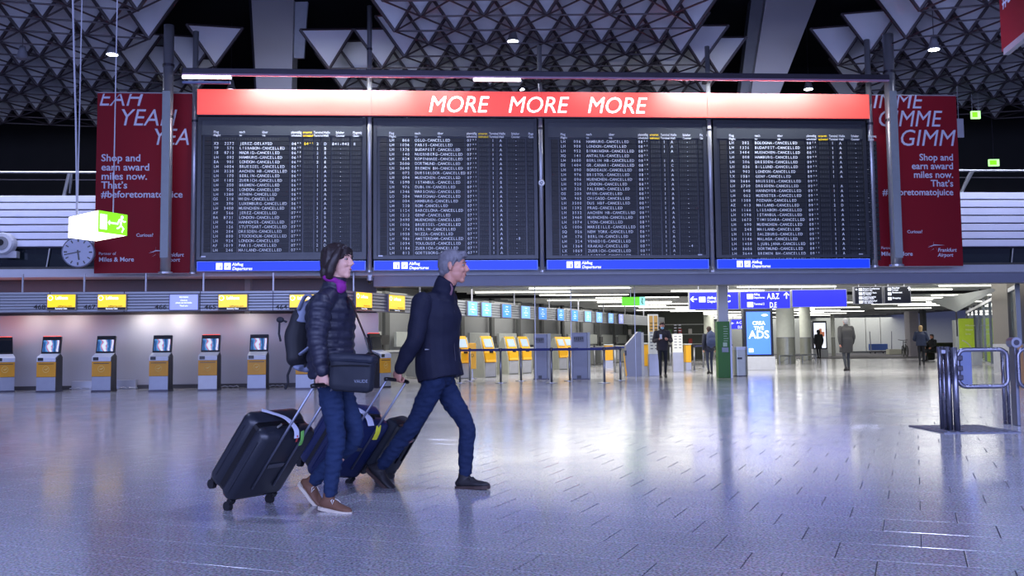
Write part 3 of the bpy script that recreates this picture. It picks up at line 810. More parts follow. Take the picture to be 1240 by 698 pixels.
def airline_screen(loc, rz, w, h, kind, lab, grp):
    t = thing('information_screen', lab, 'screen', loc, rz, grp)
    MB().box((-.02, -.03, -.02), (w + .02, .03, h + .02), bev=.008).build('frame', GREY, t)
    MB().box((0, -.036, 0), (w, -.03, h)).build('display', {'y': SCR_Y, 'l': SCR_L, 'b': SCR_B, 'p': SCR_B2}[kind], t)
    m = MB()
    if kind == 'y':
        m.tube([(.1 * w + .055 * cos(a), -.04, .78 * h + .055 * sin(a)) for a in [i * pi / 7 for i in range(14)]], .008, 4, closed=True)
        letters(m, 'Lufthansa', .28 * w, .68 * h, .115, -.038, bold=True, sx=w * .62 / .60); m.build('display_print', SCR_T, t)
        d = MB(); d.box((0, -.039, 0), (w, -.037, .06)); d.build('dark_bar', DKTX, t)
        m = MB(); letters(m, 'Economy Class', w * .5, .012, .05, -.041, align='c', bold=True, sx=.9); m.build('bar_print', SCR_T, t)
        m = MB(); letters(m, 'lufthansa.com', .88 * w, .19 * h, .06, -.038, align='r', bold=True); m.build('small_print', DKTX, t)
    else:
        for k, z in enumerate((.8, .58, .42, .22)):
            L_ = w * (.45, .5, .8, .5)[k]; letters(m, ('Information', 'Check-in', 'please use the kiosks', 'Thank you')[k], w / 2, z * h, .05, -.038, align='c', bold=True, sx=.9)
        m.build('display_print', SCR_T, t)
G1 = 'screens in the left sign band'
for px0, px1, k, lab in ((58, 92, 'y', 'yellow screen farthest left in the sign band, beside number 468'), (119, 153, 'y', 'yellow screen beside number 467 in the sign band'),
                    (206, 240, 'l', 'lavender screen beside number 466 in the sign band'), (265, 299.5, 'y', 'yellow screen just right of the lavender one in the sign band'),
                    (351, 385, 'y', 'yellow screen partly behind the woman, beside number 464')):
    a0, z0_ = FB.uz(px0, 375.5, VB - .035); a1, z1_ = FB.uz(px1, 357, VB - .035)
    airline_screen(FB.w(a0, VB - .035, z0_), FB.a, a1 - a0, z1_ - z0_, k, lab, G1)
# receding sign band in the hall direction
B0 = FB.w(ub1, VB); hb = FH.loc(B0); UB, VB0 = hb[0], hb[1]
RZH = pi / 2 + FH.a            # local x runs away down the hall, local -y faces the walkers
zr0, zr1 = zb0 + .02, zb1 + .03
t = thing('sign_band', 'silver lamella sign band running away above the check-in machines', 'sign band', FH.w(UB, VB0 + .15, zr0), RZH)
band(t, 34, zr1 - zr0, 6)
for k in range(9): MB().rod((1 + k * 3.6, .1, zr1 - zr0), (1 + k * 3.6, .1, 3.02 - zr0), .025).build('hanger', LTMET, t)
mk = MB()
for k in range(10): mk.box((k * 3.4 + .1, -.006, 0), (k * 3.4 + .12, 0, zr1 - zr0))
mk.build('joint_strip', DKSTEEL, t)
def along(px, U):              # distance down the hall where the line of sight meets plane U
    d = ray(px, 400); n = FH.u; t_ = U / d.dot(n); p = CAM + d * t_; return p.dot(FH.v)
lst = [(430, 449, 'y', 'tilted yellow screen between the woman and the man'), (470, 489, 'y', 'yellow screen just left of the man in the receding band')]
for i, (a_, b_, k) in enumerate([(566, 577, 'p'), (583, 594, 'p'), (608, 618, 'b'), (631, 641, 'p'), (652, 661, 'b'), (675, 682, 'b'), (692, 699, 'b'), (708, 715, 'p'), (722, 728.5, 'p'), (736.5, 742, 'p'), (749, 754, 'l')]):
    lst.append((a_, b_, k, '%s blue check-in screen, %s right of the man in the receding sign band' % ('deep' if k == 'b' else 'pale', ['first', 'second', 'third', 'fourth', 'fifth', 'sixth', 'seventh', 'eighth', 'ninth', 'tenth', 'eleventh'][i])))
for a_, b_, k, lab in lst:
    v0, v1 = along(a_, UB + .035), along(b_, UB + .035)
    airline_screen(FH.w(UB + .035, v0, zr0 + .03), RZH, v1 - v0, zr1 - zr0 - .06, k, lab, 'screens in the receding sign band')
    tt_ = [o for o in bpy.data.objects if o.name.startswith('sign_band')][-1]
for i, v in enumerate([(x, ) for x in (560, 580, 604, 628, 649, 671, 690)]):
    m = MB(); letters(m, str(463 - i), along(v[0], UB) - VB0, .03, .15, -.008, bold=True, sx=1.6); m.build('counter_number', DKTX, t)

# ---- self-service kiosks
ALU = M('kiosk_aluminium', (150, 154, 166), .42, .4); KW = M('kiosk_white', (205, 208, 216), .4)
KSIDE = M('kiosk_side', (34, 34, 38), .45); KY = M('kiosk_yellow', (214, 150, 12), .45, var=.04)
KRED = M('kiosk_red_lamp', (240, 70, 40), .4, emit=2.0, var=0)
def screen_mat():
    m = bpy.data.materials.new('kiosk_screen'); m.use_nodes = True; nt = m.node_tree; N = nt.nodes; L = nt.links; b = N['Principled BSDF']
    tc = N.new('ShaderNodeTexCoord'); w = N.new('ShaderNodeTexWave'); w.inputs['Scale'].default_value = 1.6; w.inputs['Distortion'].default_value = 9; w.inputs['Detail'].default_value = 3
    L.new(tc.outputs['Object'], w.inputs['Vector']); c = N.new('ShaderNodeValToRGB'); e = c.color_ramp.elements
    e[0].color = (.02, .06, .16, 1); e[1].color = (.55, .66, .85, 1); k = e.new(.5); k.color = (.08, .25, .45, 1); k = e.new(.72); k.color = (.4, .12, .12, 1)
    L.new(w.outputs['Fac'], c.inputs[0]); L.new(c.outputs[0], b.inputs['Emission Color']); L.new(c.outputs[0], b.inputs['Base Color']); b.inputs['Emission Strength'].default_value = .9; b.inputs['Roughness'].default_value = .2
    return m
KSC = screen_mat()
def kiosk(loc, rz, lab, lit=True, red=True, poster=False, grp='self check-in kiosks along the left wall'):
    t = thing('check_in_kiosk', lab, 'kiosk', loc, rz, grp); w = .225; D = .46
    prof = [(.04, 0), (D, 0), (D - .02, .86), (D - .16, .94), (.0, .84), (0, .77), (.02, .7), (.02, .05)]
    b = MB(); b.prism([(-w, y, z) for y, z in prof], (2 * w, 0, 0)); fixn(b.build('body', KSIDE, t))
    MB().box((-w, .0, .04), (w, .035, .37), bev=.004).build('lower_plate', ALU if not poster else KW, t)
    MB().box((-w, -.004, .375), (w, .035, .74), bev=.004).build('yellow_plate', KY, t)
    tp = MB(); tp.prism([(-w, y, z) for y, z in [(-.01, .745), (-.01, .84), (.03, .87), (.30, .96), (.32, .93), (.04, .80)]], (2 * w, 0, 0)); fixn(tp.build('white_shelf', KW, t))
    MB().box((-w + .03, -.022, .765), (-w + .16, -.006, .845), bev=.006).build('card_reader', BLACK, t)
    MB().box((-w + .04, -.01, .685), (w - .04, -.003, .70)).build('ticket_slot', BLACK, t)
    e = MB(); e.tube([(.0 + .075 * cos(a), -.008, .56 + .075 * sin(a)) for a in [i * pi / 10 for i in range(20)]], .005, 4, closed=True)
    e.prism([(-.06, -.006, .56), (0, -.006, .565), (.06, -.006, .60), (.03, -.006, .56), (0, -.006, .54), (-.02, -.006, .55)], (0, -.004, 0)); e.build('crane_emblem', M('emblem_pale', (225, 196, 110), .4, var=0), t)
    # tilted head
    T = Matrix.Translation((0, .28, .93)) @ Matrix.Rotation(rad(-12), 4, 'X')
    MB(T).box((-w, -.04, 0), (w, .05, .44), bev=.008).build('screen_housing', BLACK, t)
    MB(T).box((-w + .03, -.046, .05), (w - .03, -.04, .34)).build('screen', KSC if lit else M('screen_off', (28, 32, 38), .2), t)
    if red: MB(T).box((-w + .02, -.03, .44), (w - .02, .03, .452)).build('red_lamp', KRED, t)
    MB().box((-w - .01, 0, 0), (w + .01, D + .02, .04)).build('plinth', DKSTEEL, t)
    if red:
        o = area('kiosk_red_glow', (0, 0, 0), (.3, .05), 6, (1, .25, .12)); o.parent = t; o.location = (0, .32, 1.40); o.rotation_euler = (rad(150), 0, 0)
    return t
for px, py, lab, yaw, lit, red, poster in (
    (5, 475.5, 'turned kiosk at the far left edge with a switched-off screen', 34, False, True, False),
    (55, 475.5, 'kiosk with red top lamp under the screen numbered 468', 0, True, True, False),
    (122, 475, 'kiosk with glowing slot under the screen numbered 467', 0, True, False, False),
    (191.5, 474.5, 'kiosk in the middle of the left row, under number 466', 0, True, False, False),
    (251, 473.5, 'kiosk with shining worn lower plate under number 465', 0, True, True, True),
    (310.5, 472.5, 'kiosk nearest left of the woman and her backpack', 0, True, False, False),
    (369, 472, 'kiosk mostly hidden behind the woman', 0, True, False, False),
    (467, 470, 'kiosk turned sideways between the woman and the man', 58, False, True, False)):
    p = floor(px, py); kiosk((p.x, p.y, 0), FB.a + rad(yaw), lab, lit, red, poster)
# strip lamps above and behind the kiosks that wash the wall
for px in (40, 85, 175, 215, 300, 420):
    w = FB.w(uat(px, 390, 1.5), 1.35, zw + .05); o = area('wall_wash', w, (.35, .12), 9 if px in (175, 215) else 4, (1, .95, .88), rot=(rad(14), 0, FB.a)); 
zwb = zw
# ducts, cables and low boxes at the wall foot
MBc = MB()
for k in range(3):
    pass
for a_, b_ in ((85, 113), (140, 168), (262, 290), (322, 345)):
    p, q = FB.w(uat(a_, 470, 1.55), 1.5, .03), FB.w(uat(b_, 470, 1.55), 1.5, .03)
    o = MB().tube([p + (q - p) * (k / 8) + Vector((0, .06 * sin(k * 2.1), .02 * (k % 2))) for k in range(9)], .015, 5).build('power_cable', LTMET); tag(o, 'pale power cable lying on the floor %s' % {85: 'between the first two kiosks', 140: 'right of the second lit kiosk', 262: 'right of the worn kiosk', 322: 'left of the backpack'}[a_], 'cable')
for a_, b_, h_ in ((86, 112, .22), (140, 164, .24)):
    p = FB.w(uat(a_, 470, 1.5), 1.52, 0); o = MB().box((0, 0, 0), (uat(b_, 470, 1.5) - uat(a_, 470, 1.5), .18, h_), bev=.01).build('floor_box', LTMET); o.location = p; o.rotation_euler = (0, 0, FB.a)
    tag(o, 'low pale metal box at the wall foot, %s' % ('left of the second lit kiosk' if a_ == 86 else 'between the second and third lit kiosk'), 'box')
# thin pole, stripes behind: counter zone wall (hall direction) and desks
CW = UB - 3.2
def hallT(u, v, z=0): return Matrix.Translation(FH.w(u, v, z)) @ Matrix.Rotation(RZH, 4, 'Z')
cwm = M('counter_wall', (132, 134, 136), .5, .1, var=.05)
v0 = VB0 + 1.0
cwall = structure(MB(hallT(CW, v0)).box((0, 0, 0), (44, .2, 3.1)).build('wall_check_in', cwm))
structure(MB(X0).box((uW - 1.2, VW + .3, 0), (uW - 1.0, 9, 3.0)).build('wall_side', cwm))
for k in range(14):
    MB(hallT(CW + .15, v0 + 1.5 + k * 2.9)).box((0, -.2, 1.0), (1.9, -.1, 1.5), bev=.01).build('panel', M('rear_panel', (168, 172, 168), .4, .2), cwall)
    MB(hallT(CW + .15, v0 + .9 + k * 2.9)).box((0, -.12, .0), (.3, .0, 3.0)).build('pilaster', M('pilaster_dark', (70, 72, 72), .5), cwall)
# counters: grey desks with conveyor fronts between the machines
desk_m = M('desk_grey', (134, 136, 132), .45, .1); desk_t = M('desk_top', (190, 192, 188), .4)
dk = thing('check_in_counter', 'grey check-in counter with pale top, first in the row counted from the kiosk wall', 'counter', FH.w(UB - 1.3, VB0 + 4.5), RZH, 'check-in counters behind the belt barriers')
MB().box((0, 0, .05), (1.5, .6, .85), bev=.02).build('front', desk_m, dk); MB().box((-.03, -.08, .85), (1.53, .65, .9), bev=.01).build('top', desk_t, dk)
MB().box((.5, .15, .9), (.62, .25, 1.1)).box((.32, .12, 1.08), (.8, .16, 1.36)).build('monitor', BLACK, dk); MB().box((.1, -.02, .2), (.6, .0, .75)).build('panel', LTMET, dk)
for k in range(1, 11): copy_tree(dk, FH.w(UB - 1.3, VB0 + 4.5 + k * 2.7), label='grey check-in counter with pale top, %s in the row counted from the kiosk wall' % ['', 'second', 'third', 'fourth', 'fifth', 'sixth', 'seventh', 'eighth', 'ninth', 'tenth', 'eleventh'][k])
# bag-drop machines: pale curved back, yellow face
MP = M('machine_pale', (170, 172, 160), .4, .2); MD = M('machine_dark', (128, 130, 122), .4); MY = M('machine_yellow', (240, 176, 16), .4, var=.03)
def bagdrop(px, py, lab, s=1.0, rz=None):
    p = floor(px, py); t = thing('bag_drop_machine', lab, 'machine', (p.x, p.y, 0), RZH - rad(30) if rz is None else rz, 'yellow bag-drop machines at check-in'); w = .2
    y = lambda z: -.02 + .24 * max(0, (z - .45)) ** 1.2
    b = MB(); b.prism([(-w - .05, q, z) for q, z in [(-.02, 0), (.62, 0), (.62, .7), (.5, 1.05), (.34, 1.28), (.22, 1.28), (.1, .9), (0, .5)]], (.04, 0, 0)); b.prism([(w + .01, q, z) for q, z in [(-.02, 0), (.62, 0), (.62, .7), (.5, 1.05), (.34, 1.28), (.22, 1.28), (.1, .9), (0, .5)]], (.04, 0, 0)); fixn(b.build('side_panel', MP, t))
    MB().prism([(-w, q, z) for q, z in [(.02, 0), (.55, 0), (.5, .8), (.34, 1.2), (.26, 1.2), (.1, .8), (.03, .45)]], (2 * w, 0, 0)).build('body', MD, t)
    f = MB(); f.prism([(-w, q, z) for q, z in [(-.06, .5), (.0, .48), (.2, 1.02), (.30, 1.31), (.24, 1.32), (.08, .98)]], (2 * w, 0, 0)); fixn(f.build('yellow_face', MY, t))
    MB().box((-w, -.04, .48), (w, .0, .8), bev=.01).build('yellow_front', MY, t); MB().box((-w, -.01, .03), (w, .02, .47)).build('lower_plate', LTMET, t)
    T = Matrix.Translation((0, .085, .96)) @ Matrix.Rotation(rad(-26), 4, 'X'); MB(T).box((-w * .7, -.03, 0), (w * .75, -.01, .28)).build('screen', M('machine_screen', (150, 170, 190), .2, emit=.5), t)
    MB().box((-.06, -.06, .78), (.08, -.03, .84)).build('card_reader', BLACK, t)
    return t
for px, py, lab in ((563, 459, 'yellow bag-drop machine just right of the man'), (594, 457.5, 'yellow bag-drop machine right of the flat yellow board'), (622, 453.5, 'yellow bag-drop machine left of a close pair'),
                (638, 452.5, 'yellow bag-drop machine right in a close pair, left of the tall grey pillar kiosk'), (682, 448, 'yellow bag-drop machine between the two tall grey pillar kiosks'), (691, 446.5, 'pale bag-drop machine half behind the second tall grey kiosk')): bagdrop(px, py, lab)
p = floor(572, 459); t = thing('yellow_board', 'flat yellow board on a slim post right of the man', 'sign board', (p.x, p.y, 0), FB.a)
MB().box((-.11, -.02, .3), (.12, .02, 1.1), bev=.02).build('board', MY, t); MB().rod((0, 0, 0), (0, 0, .3), .02).build('post', STEEL, t); MB().disc((0, 0, 0), .14, (0, 0, 1), .02).build('foot', STEEL, t)
m = MB(); m.tube([(0 + .045 * cos(a), -.024, .72 + .045 * sin(a)) for a in [i * pi / 6 for i in range(12)]], .006, 4, closed=True); m.build('emblem', DKTX, t)
# tall grey pillar kiosks
PG = M('pillar_grey', (128, 130, 140), .42, .3); PW = M('pillar_pale', (188, 190, 188), .4)
def pillar_kiosk(pa, pb, pc, py, h, lab):
    p = floor(pa, py); q = floor(pb, py); w = (q - p).length
    t = thing('grey_kiosk', lab, 'kiosk', (p.x, p.y, 0), 0, 'tall grey pillar kiosks')
    MB().box((0, 0, .0), (w, .5, h), bev=.02).build('body', PG, t)
    MB().prism([(w, .02, 0), (w, .5, 0), (w, .5, h), (w, .02, h)], ((pc - pb) * p.y / FPX, 0, 0)).build('side_panel', PW, t)
    MB().box((w * .12, -.01, h - .28), (w * .75, 0, h - .12)).build('arrow_plate', M('arrow_plate', (104, 106, 116), .5), t)
    a_ = MB()
    for k in range(5): a_.box((w * (.16 + k * .12), -.015, h - .2 - .02 * (2 - abs(k - 2))), (w * (.2 + k * .12), -.01, h - .14))
    a_.build('pictogram', DKTX, t); MB().box((w * .3, -.05, .03), (w * .55, 0, .12)).build('pedal', BLACK, t)
    MB().box((-.02, -.02, 0), (w + .04, .5, .03)).build('plinth', DKSTEEL, t)
for a in ((647, 663, 667, 460, 1.36, 'tall grey pillar kiosk left of the second belt post group'), (693, 712, 715, 460, 1.38, 'tall grey pillar kiosk in the middle of the belt barrier')): pillar_kiosk(*a)
p = floor(758, 456.5); t = thing('grey_kiosk', 'tall grey kiosk with sloping top left of the walking man in a mask', 'kiosk', (p.x, p.y, 0), 0, 'tall grey pillar kiosks')
fixn(MB().prism([(0, 0, 0), (.50, 0, 0), (.50, 0, 1.4), (.40, 0, 1.4), (.02, 0, .98), (.0, 0, .3)], (0, .45, 0)).build('body', PG, t)); MB().box((.50, 0, 0), (.58, .45, 1.38)).build('side_panel', PW, t)
MB().prism([(0, -.01, 0), (-.06, -.01, .7), (-.04, -.01, .75), (.04, -.01, .05)], (0, .05, 0)).build('yellow_edge', MY, t); MB().box((-.03, -.03, .66), (.03, 0, .82)).build('card_reader', BLACK, t)
# yellow desks and pillars further back
def ybox(pa, pb, py, h, z0, lab, mat=None, cat='counter', d=.5):
    p, q = floor(pa, py), floor(pb, py); w = q.x - p.x; t = thing('yellow_counter', lab, cat, (p.x, p.y, 0), 0)
    MB().box((0, 0, z0), (w, d, h), bev=.015).build('yellow_front', mat or MY, t); MB().box((-.03, -.03, h), (w + .03, d, h + .05), bev=.01).build('top', desk_t, t); MB().box((0, .02, 0), (w, d, z0)).build('base', LTMET, t)
ybox(733, 743, 446, .95, .32, 'narrow yellow counter left of the sloping grey kiosk'); ybox(776, 788, 455, 1.0, .30, 'yellow counter beside the white and orange pillar'); ybox(831, 838, 449, .95, .3, 'narrow yellow counter right of the masked man')
def info_pillar(pa, pb, py, h, lab, top=True):
    p, q = floor(pa, py), floor(pb, py); w = q.x - p.x; t = thing('info_pillar', lab, 'pillar', (p.x, p.y, 0))
    MB().box((0, 0, .7), (w, .25, h)).build('white_panel', M('panel_white', (220, 222, 215), .5, emit=.12), t); MB().box((-.02, -.01, 0), (w + .02, .27, .7), bev=.01).build('base', LTMET, t)
    if top: MB().box((w * .05, -.006, h - .55), (w * .42, 0, h - .05)).box((w * .55, -.006, h - .55), (w * .92, 0, h - .05)).build('orange_panel', M('orange_print', (230, 180, 90), .5), t)
    m = MB()
    for k in range(9): m.box((w * .12, -.006, .85 + k * .1), (w * .4, 0, .88 + k * .1)); m.box((w * .6, -.006, .85 + k * .1), (w * .88, 0, .88 + k * .1))
    m.build('print_lines', GREY, t)
info_pillar(787, 799, 456, 1.95, 'white pillar with orange top beside the masked man'); info_pillar(816, 828, 451, 1.35, 'white information pillar right of the masked man', False)
# a shop-like shelf far behind and small items
p = atdepth(770, 420, 60); t = thing('shelf_unit', 'dark shelf with red and white goods far behind the counters', 'shelf', (p.x, p.y, 0))
MB().box((-.6, 0, 0), (4.2, .5, 2.9)).build('carcass', M('shelf_dark', (70, 74, 66), .6), t)
for k in range(3): MB().box((-.6, -.2, .9 + k * .6), (4.2, 0, .95 + k * .6)).build('shelf_board', desk_t, t)
for k in range(14):
    o = MB().box((0, 0, 0), (.22, .15, .3), bev=.02).build('carton', [M('carton_red', (170, 40, 40), .5), M('carton_white', (210, 205, 200), .5), M('carton_green', (60, 110, 60), .5)][k % 3]); o.location = (p.x - .5 + (k % 7) * .62, p.y - .18, .955 + (k // 7) * .6)
    tag(o, '%s carton on the far shelf behind the counters' % ['red', 'white', 'green'][k % 3], 'carton', 'cartons on the far shelf')
# belt barriers
PST = M('post_steel', (150, 152, 158), .35, .8)
def belt_post(px, py, lab, h=.95):
    p = floor(px, py); t = thing('belt_post', lab, 'barrier post', (p.x, p.y, 0), 0, 'belt posts of the queue barrier')
    MB().rod((0, 0, .01), (0, 0, h - .07), .032, 10).build('pole', PST, t, smooth=True); MB().disc((0, 0, 0), .16, (0, 0, 1), .015, 16).build('base', PST, t); MB().disc((0, 0, h - .09), .04, (0, 0, 1), .09, 10).build('belt_head', DKSTEEL, t)
    return Vector((p.x, p.y, h - .05))
BELT = M('belt_blue', (26, 38, 110), .6)
def belts(pts, lab):
    P = [belt_post(x, y, l) for x, y, l in pts]
    for (a_, b_), (q_, _) in zip(zip(P, P[1:]), [(x[2], 0) for x in pts]):
        o = MB().prism([a_ + Vector((0, 0, -.03)), b_ + Vector((0, 0, -.03)), b_ + Vector((0, 0, .03)), a_ + Vector((0, 0, .03))], (0, .004, 0)).build('barrier_belt', BELT); tag(o, lab + ', starting at the ' + q_[:60].rsplit(' ', 0)[0] if False else ' '.join((lab + ', from ' + q_).split()[:16]), 'belt', 'blue belts of the queue barrier')
belts([(557, 464, 'belt post behind the man at his right shoulder side'), (606.5, 464, 'front belt post left of the first tall grey kiosk'), (668, 464, 'front belt post between the two tall grey kiosks'), (732, 464, 'front belt post right of the second tall grey kiosk'), (751.5, 461, 'belt post just left of the sloping grey kiosk')], 'dark blue belt')
belts([(569, 461.8, 'rear belt post beside the flat yellow board'), (631, 461.8, 'rear belt post before the close pair of machines'), (690, 461.8, 'rear belt post touching the second tall grey kiosk'), (745, 452, 'rear belt post behind the sloping kiosk'), (784, 452, 'rear belt post at the yellow counter')], 'dark blue belt')
belts([(841, 449, 'belt post between the masked man and the man with backpack'), (852, 446, 'belt post behind the man with backpack'), (887, 444, 'belt post behind the green clad column')], 'blue belt')
for px, py in ((720, 444), (728, 441), (812, 444), (826, 441)): belt_post(px, py, {720: 'distant belt post left of the narrow yellow counter', 728: 'distant belt post touching the narrow yellow counter', 812: 'distant belt post behind the masked man', 826: 'distant belt post behind the white pillar'}[px])
# luggage scale trolley by the masked man
p = floor(822, 452.5)
# ================================================================== COLUMNS, SIGNS, SCREEN
CONC = M('column_paint', (190, 192, 196), .45)
p, q = floor(872.5, 458), floor(885, 458)
t = thing('square_column', 'white square column whose lower half is clad in green with a notice', 'column', (p.x, p.y, 0)); w = q.x - p.x
MB().box((0, .03, 1.6), (w, w, zb + .35)).build('shaft', CONC, t); GR = M('green_cladding', (58, 122, 40), .5, var=.03)
MB().box((-.06, 0, 0), (w + .02, w + .02, 1.66), bev=.01).build('green_cladding', GR, t); MB().box((w + .022, .0, 0), (w + .08, w, 1.64)).build('pale_edge', LTMET, t)
m = MB()
for k in range(7): m.box((.12, -.006, 1.5 - k * .07), (.12 + (.1, .14, .12, .13, .1, .14, .12)[k], 0, 1.515 - k * .07))
m.box((.1, -.006, .92), (.22, 0, 1.04)); m.build('notice_print', M('pale_print', (190, 214, 180), .5, var=0), t); MB().box((.06, -.02, .75), (.26, 0, .9), bev=.01).build('notice_plate', M('plate_grey', (124, 130, 136), .4, .4), t)
# litter bin
p, q = floor(890, 456.3), floor(908, 456.3); w = q.x - p.x
t = thing('litter_bin', 'rounded stainless litter bin beside the green clad column', 'bin', ((p.x + q.x) / 2, p.y + .2, 0))
def rr(w, d, r, n=5): 
    o = []
    for cx, cy, a0 in ((w - r, d - r, 0), (-w + r, d - r, pi / 2), (-w + r, -d + r, pi), (w - r, -d + r, 3 * pi / 2)):
        o += [(cx + r * cos(a0 + i * pi / 2 / n), cy + r * sin(a0 + i * pi / 2 / n)) for i in range(n + 1)]
    return o
b = MB(); b.prism([(x, y, .03) for x, y in rr(w / 2, .2, .1)], (0, 0, .78)); b.build('body', M('bin_steel', (156, 158, 150), .35, .5), t); b = MB(); b.prism([(x, y, .81) for x, y in rr(w / 2 * 1.03, .21, .1)], (0, 0, .09)); b.build('lid', LTMET, t)
MB().box((-.12, -.21, .52), (.02, -.2, .58)).build('slot', BLACK, t); MB().prism([(x, y, 0) for x, y in rr(w / 2 * .95, .19, .1)], (0, 0, .03)).build('foot', DKSTEEL, t)
# advertising screen
def adscreen(pa, pb, py, ytop, lab, face, big=True):
    p, q = floor(pa, py), floor(pb, py); w = q.x - p.x; zt_ = atdepth(pa, ytop, p.y).z
    t = thing('advertising_screen', lab, 'screen', (p.x, p.y, 0)); zb_ = zt_ * .22
    MB().box((0, 0, 0), (w, .45, zb_), bev=.01).build('base', CONC, t); MB().box((.02, .05, zb_), (w - .03, .4, zt_), bev=.02).build('housing', M('screen_housing_dark', (12, 18, 36), .3), t)
    MB().box((.10 * w, .04, zb_ + .08), (.88 * w, .05, zt_ - .12)).build('display', face, t)
    return t, w, zb_, zt_
ADB = M('ad_blue', (70, 116, 236), .3, emit=1.15, var=.12, scale=1)
t, w, z0_, z1_ = adscreen(902, 943, 448.7, 374, 'tall dark-framed advertising screen glowing blue, reading CREATIVE ADS', ADB)
m = MB(); H_ = z1_ - z0_
letters(m, 'CREA', w * .5, z0_ + H_ * .66, .19, .03, 'c', bold=True); letters(m, 'TIVE', w * .5, z0_ + H_ * .555, .19, .03, 'c', bold=True); letters(m, 'ADS', w * .5, z0_ + H_ * .38, .40, .03, 'c', bold=True)
m.box((w * .16, .03, z0_ + H_ * .09), (w * .3, .04, z0_ + H_ * .17)); m.ell((w * .7, .035, z0_ + H_ * .86), (.12, .006, .04)); m.build('display_print', SCR_T, t)
t, w, z0_, z1_ = adscreen(985, 1007.5, 433, 389, 'smaller lit screen far behind with a pale poster picture', M('ad_white', (225, 230, 245), .3, emit=1.2, var=.02))
MB().box((w * .45, .03, z0_ + .4), (w * .62, .04, z0_ + 1.3)).box((w * .6, .03, z0_ + .8), (w * .8, .04, z0_ + 1.1)).build('display_print', M('poster_rust', (190, 120, 90), .4, emit=.6), t)
# round columns, pale above and metal clad below
def rcol(pa, pb, py, ysplit, lab):
    p, q = floor(pa, py), floor(pb, py); r = (q.x - p.x) / 2; D = p.y + r; zs = atdepth(pa, ysplit, p.y).z
    t = thing('round_column', lab, 'column', ((pa + pb) / 2 * 0 + (p.x + q.x) / 2, D, 0), 0, 'round columns of the low hall')
    MB().disc((0, 0, zs), r, (0, 0, 1), 3.2 - zs, 28).build('shaft', M('column_white', (214, 218, 206), .5), t, smooth=False); MB().disc((0, 0, 0), r * 1.01, (0, 0, 1), zs, 28).build('metal_cladding', M('column_metal', (150, 152, 142), .35, .4), t)
    MB().disc((0, 0, zs - .02), r * 1.03, (0, 0, 1), .03, 28).build('ring', GREY, t)
rcol(944.5, 969.5, 441, 409, 'thick round column right of the blue advertising screen'); rcol(971.5, 987, 437.5, 409, 'thinner round column left of the far lit screen'); rcol(830, 850, 434.5, 411, 'round column behind the man with backpack'); rcol(853, 869, 433, 411, 'round column right behind the man with backpack'); rcol(1008, 1014, 431, 409, 'slim round column behind the grey-haired walker')
# low rails in front of the columns
t = thing('low_railing', 'low metal railing before the round columns', 'railing', floor(944, 441.5))
P = [floor(x, y) - t.location for x, y in ((944, 441.5), (957, 441), (972, 440), (988, 439))]
for p_ in P: MB().rod(p_, p_ + Vector((0, 0, .38)), .03).build('post', STEEL, t)
MB().tube([p_ + Vector((0, 0, .38)) for p_ in P], .035, 6).build('rail', STEEL, t)
for k in range(3): MB().rod(P[k] + Vector((0, 0, .05)), P[k + 1] + Vector((0, 0, .3)), .012).build('brace', STEEL, t)
# overhead direction signs
SB = M('sign_blue', (40, 44, 225), .4, emit=.95, var=0)
DS = 31.0
def osign(xa, xb, ya, yb, lab, parts, face=SB, dark=False, DS=31.0):
    a_, b_ = atdepth(xa, (ya[0] + ya[1]) / 2, DS), atdepth(xb, (yb[0] + yb[1]) / 2, DS); z0_ = atdepth(xa, ya[1], DS).z; h = atdepth(xa, ya[0], DS).z - z0_
    t = thing('direction_sign', lab, 'sign', (a_.x, DS, z0_), 0, 'overhead direction signs'); w = b_.x - a_.x - .02
    MB().box((0, 0, 0), (w, .18, h), bev=.008).build('housing', LTMET if not dark else GREY, t); MB().box((.025, -.006, .02), (w - .025, 0, h - .02)).build('face', face, t)
    m = MB(); S = h / .5
    for it in parts:
        k = it[0]
        if k == 't': _, s, x, z, sz = it[:5]; letters(m, s, x * w, z * h, sz * h, -.012, bold=True, sx=it[5] if len(it) > 5 else .8, shear=0)
        elif k == 'sq': m.box((it[1] * w, -.012, it[2] * h), (it[1] * w + it[3] * h, -.006, it[2] * h + it[3] * h * .85))
        elif k == 'arr':
            c = Vector((it[1] * w, -.01, it[2] * h)); s = it[3] * h; a = it[4]
            T = Matrix.Translation(c) @ Matrix.Rotation(a, 4, 'Y')
            m.prism([(-.08 * s, 0, -.5 * s), (.08 * s, 0, -.5 * s), (.08 * s, 0, .2 * s), (.35 * s, 0, -.05 * s), (.42 * s, 0, .08 * s), (0, 0, .5 * s), (-.42 * s, 0, .08 * s), (-.35 * s, 0, -.05 * s), (-.08 * s, 0, .2 * s)], (0, -.006, 0), T=T)
    m.build('sign_lettering', M('sign_white', (232, 238, 255), .4, emit=1.0, var=0), t)
    for q in (.2, .8): MB().rod((q * w, .09, h), (q * w, .09, CE + .14 - z0_), .015).build('suspension_rod', LTMET, t)
    return t
osign(834.5, 895.5, (354, 375.5), (353, 374.5), 'blue overhead sign with left arrow and letter C', [('arr', .09, .6, .4, -pi / 2), ('sq', .2, .42, .36), ('t', 'Abflug', .36, .60, .22, .9), ('t', 'Departures', .36, .40, .22, .9), ('t', 'C', .72, .42, .56, .8)])
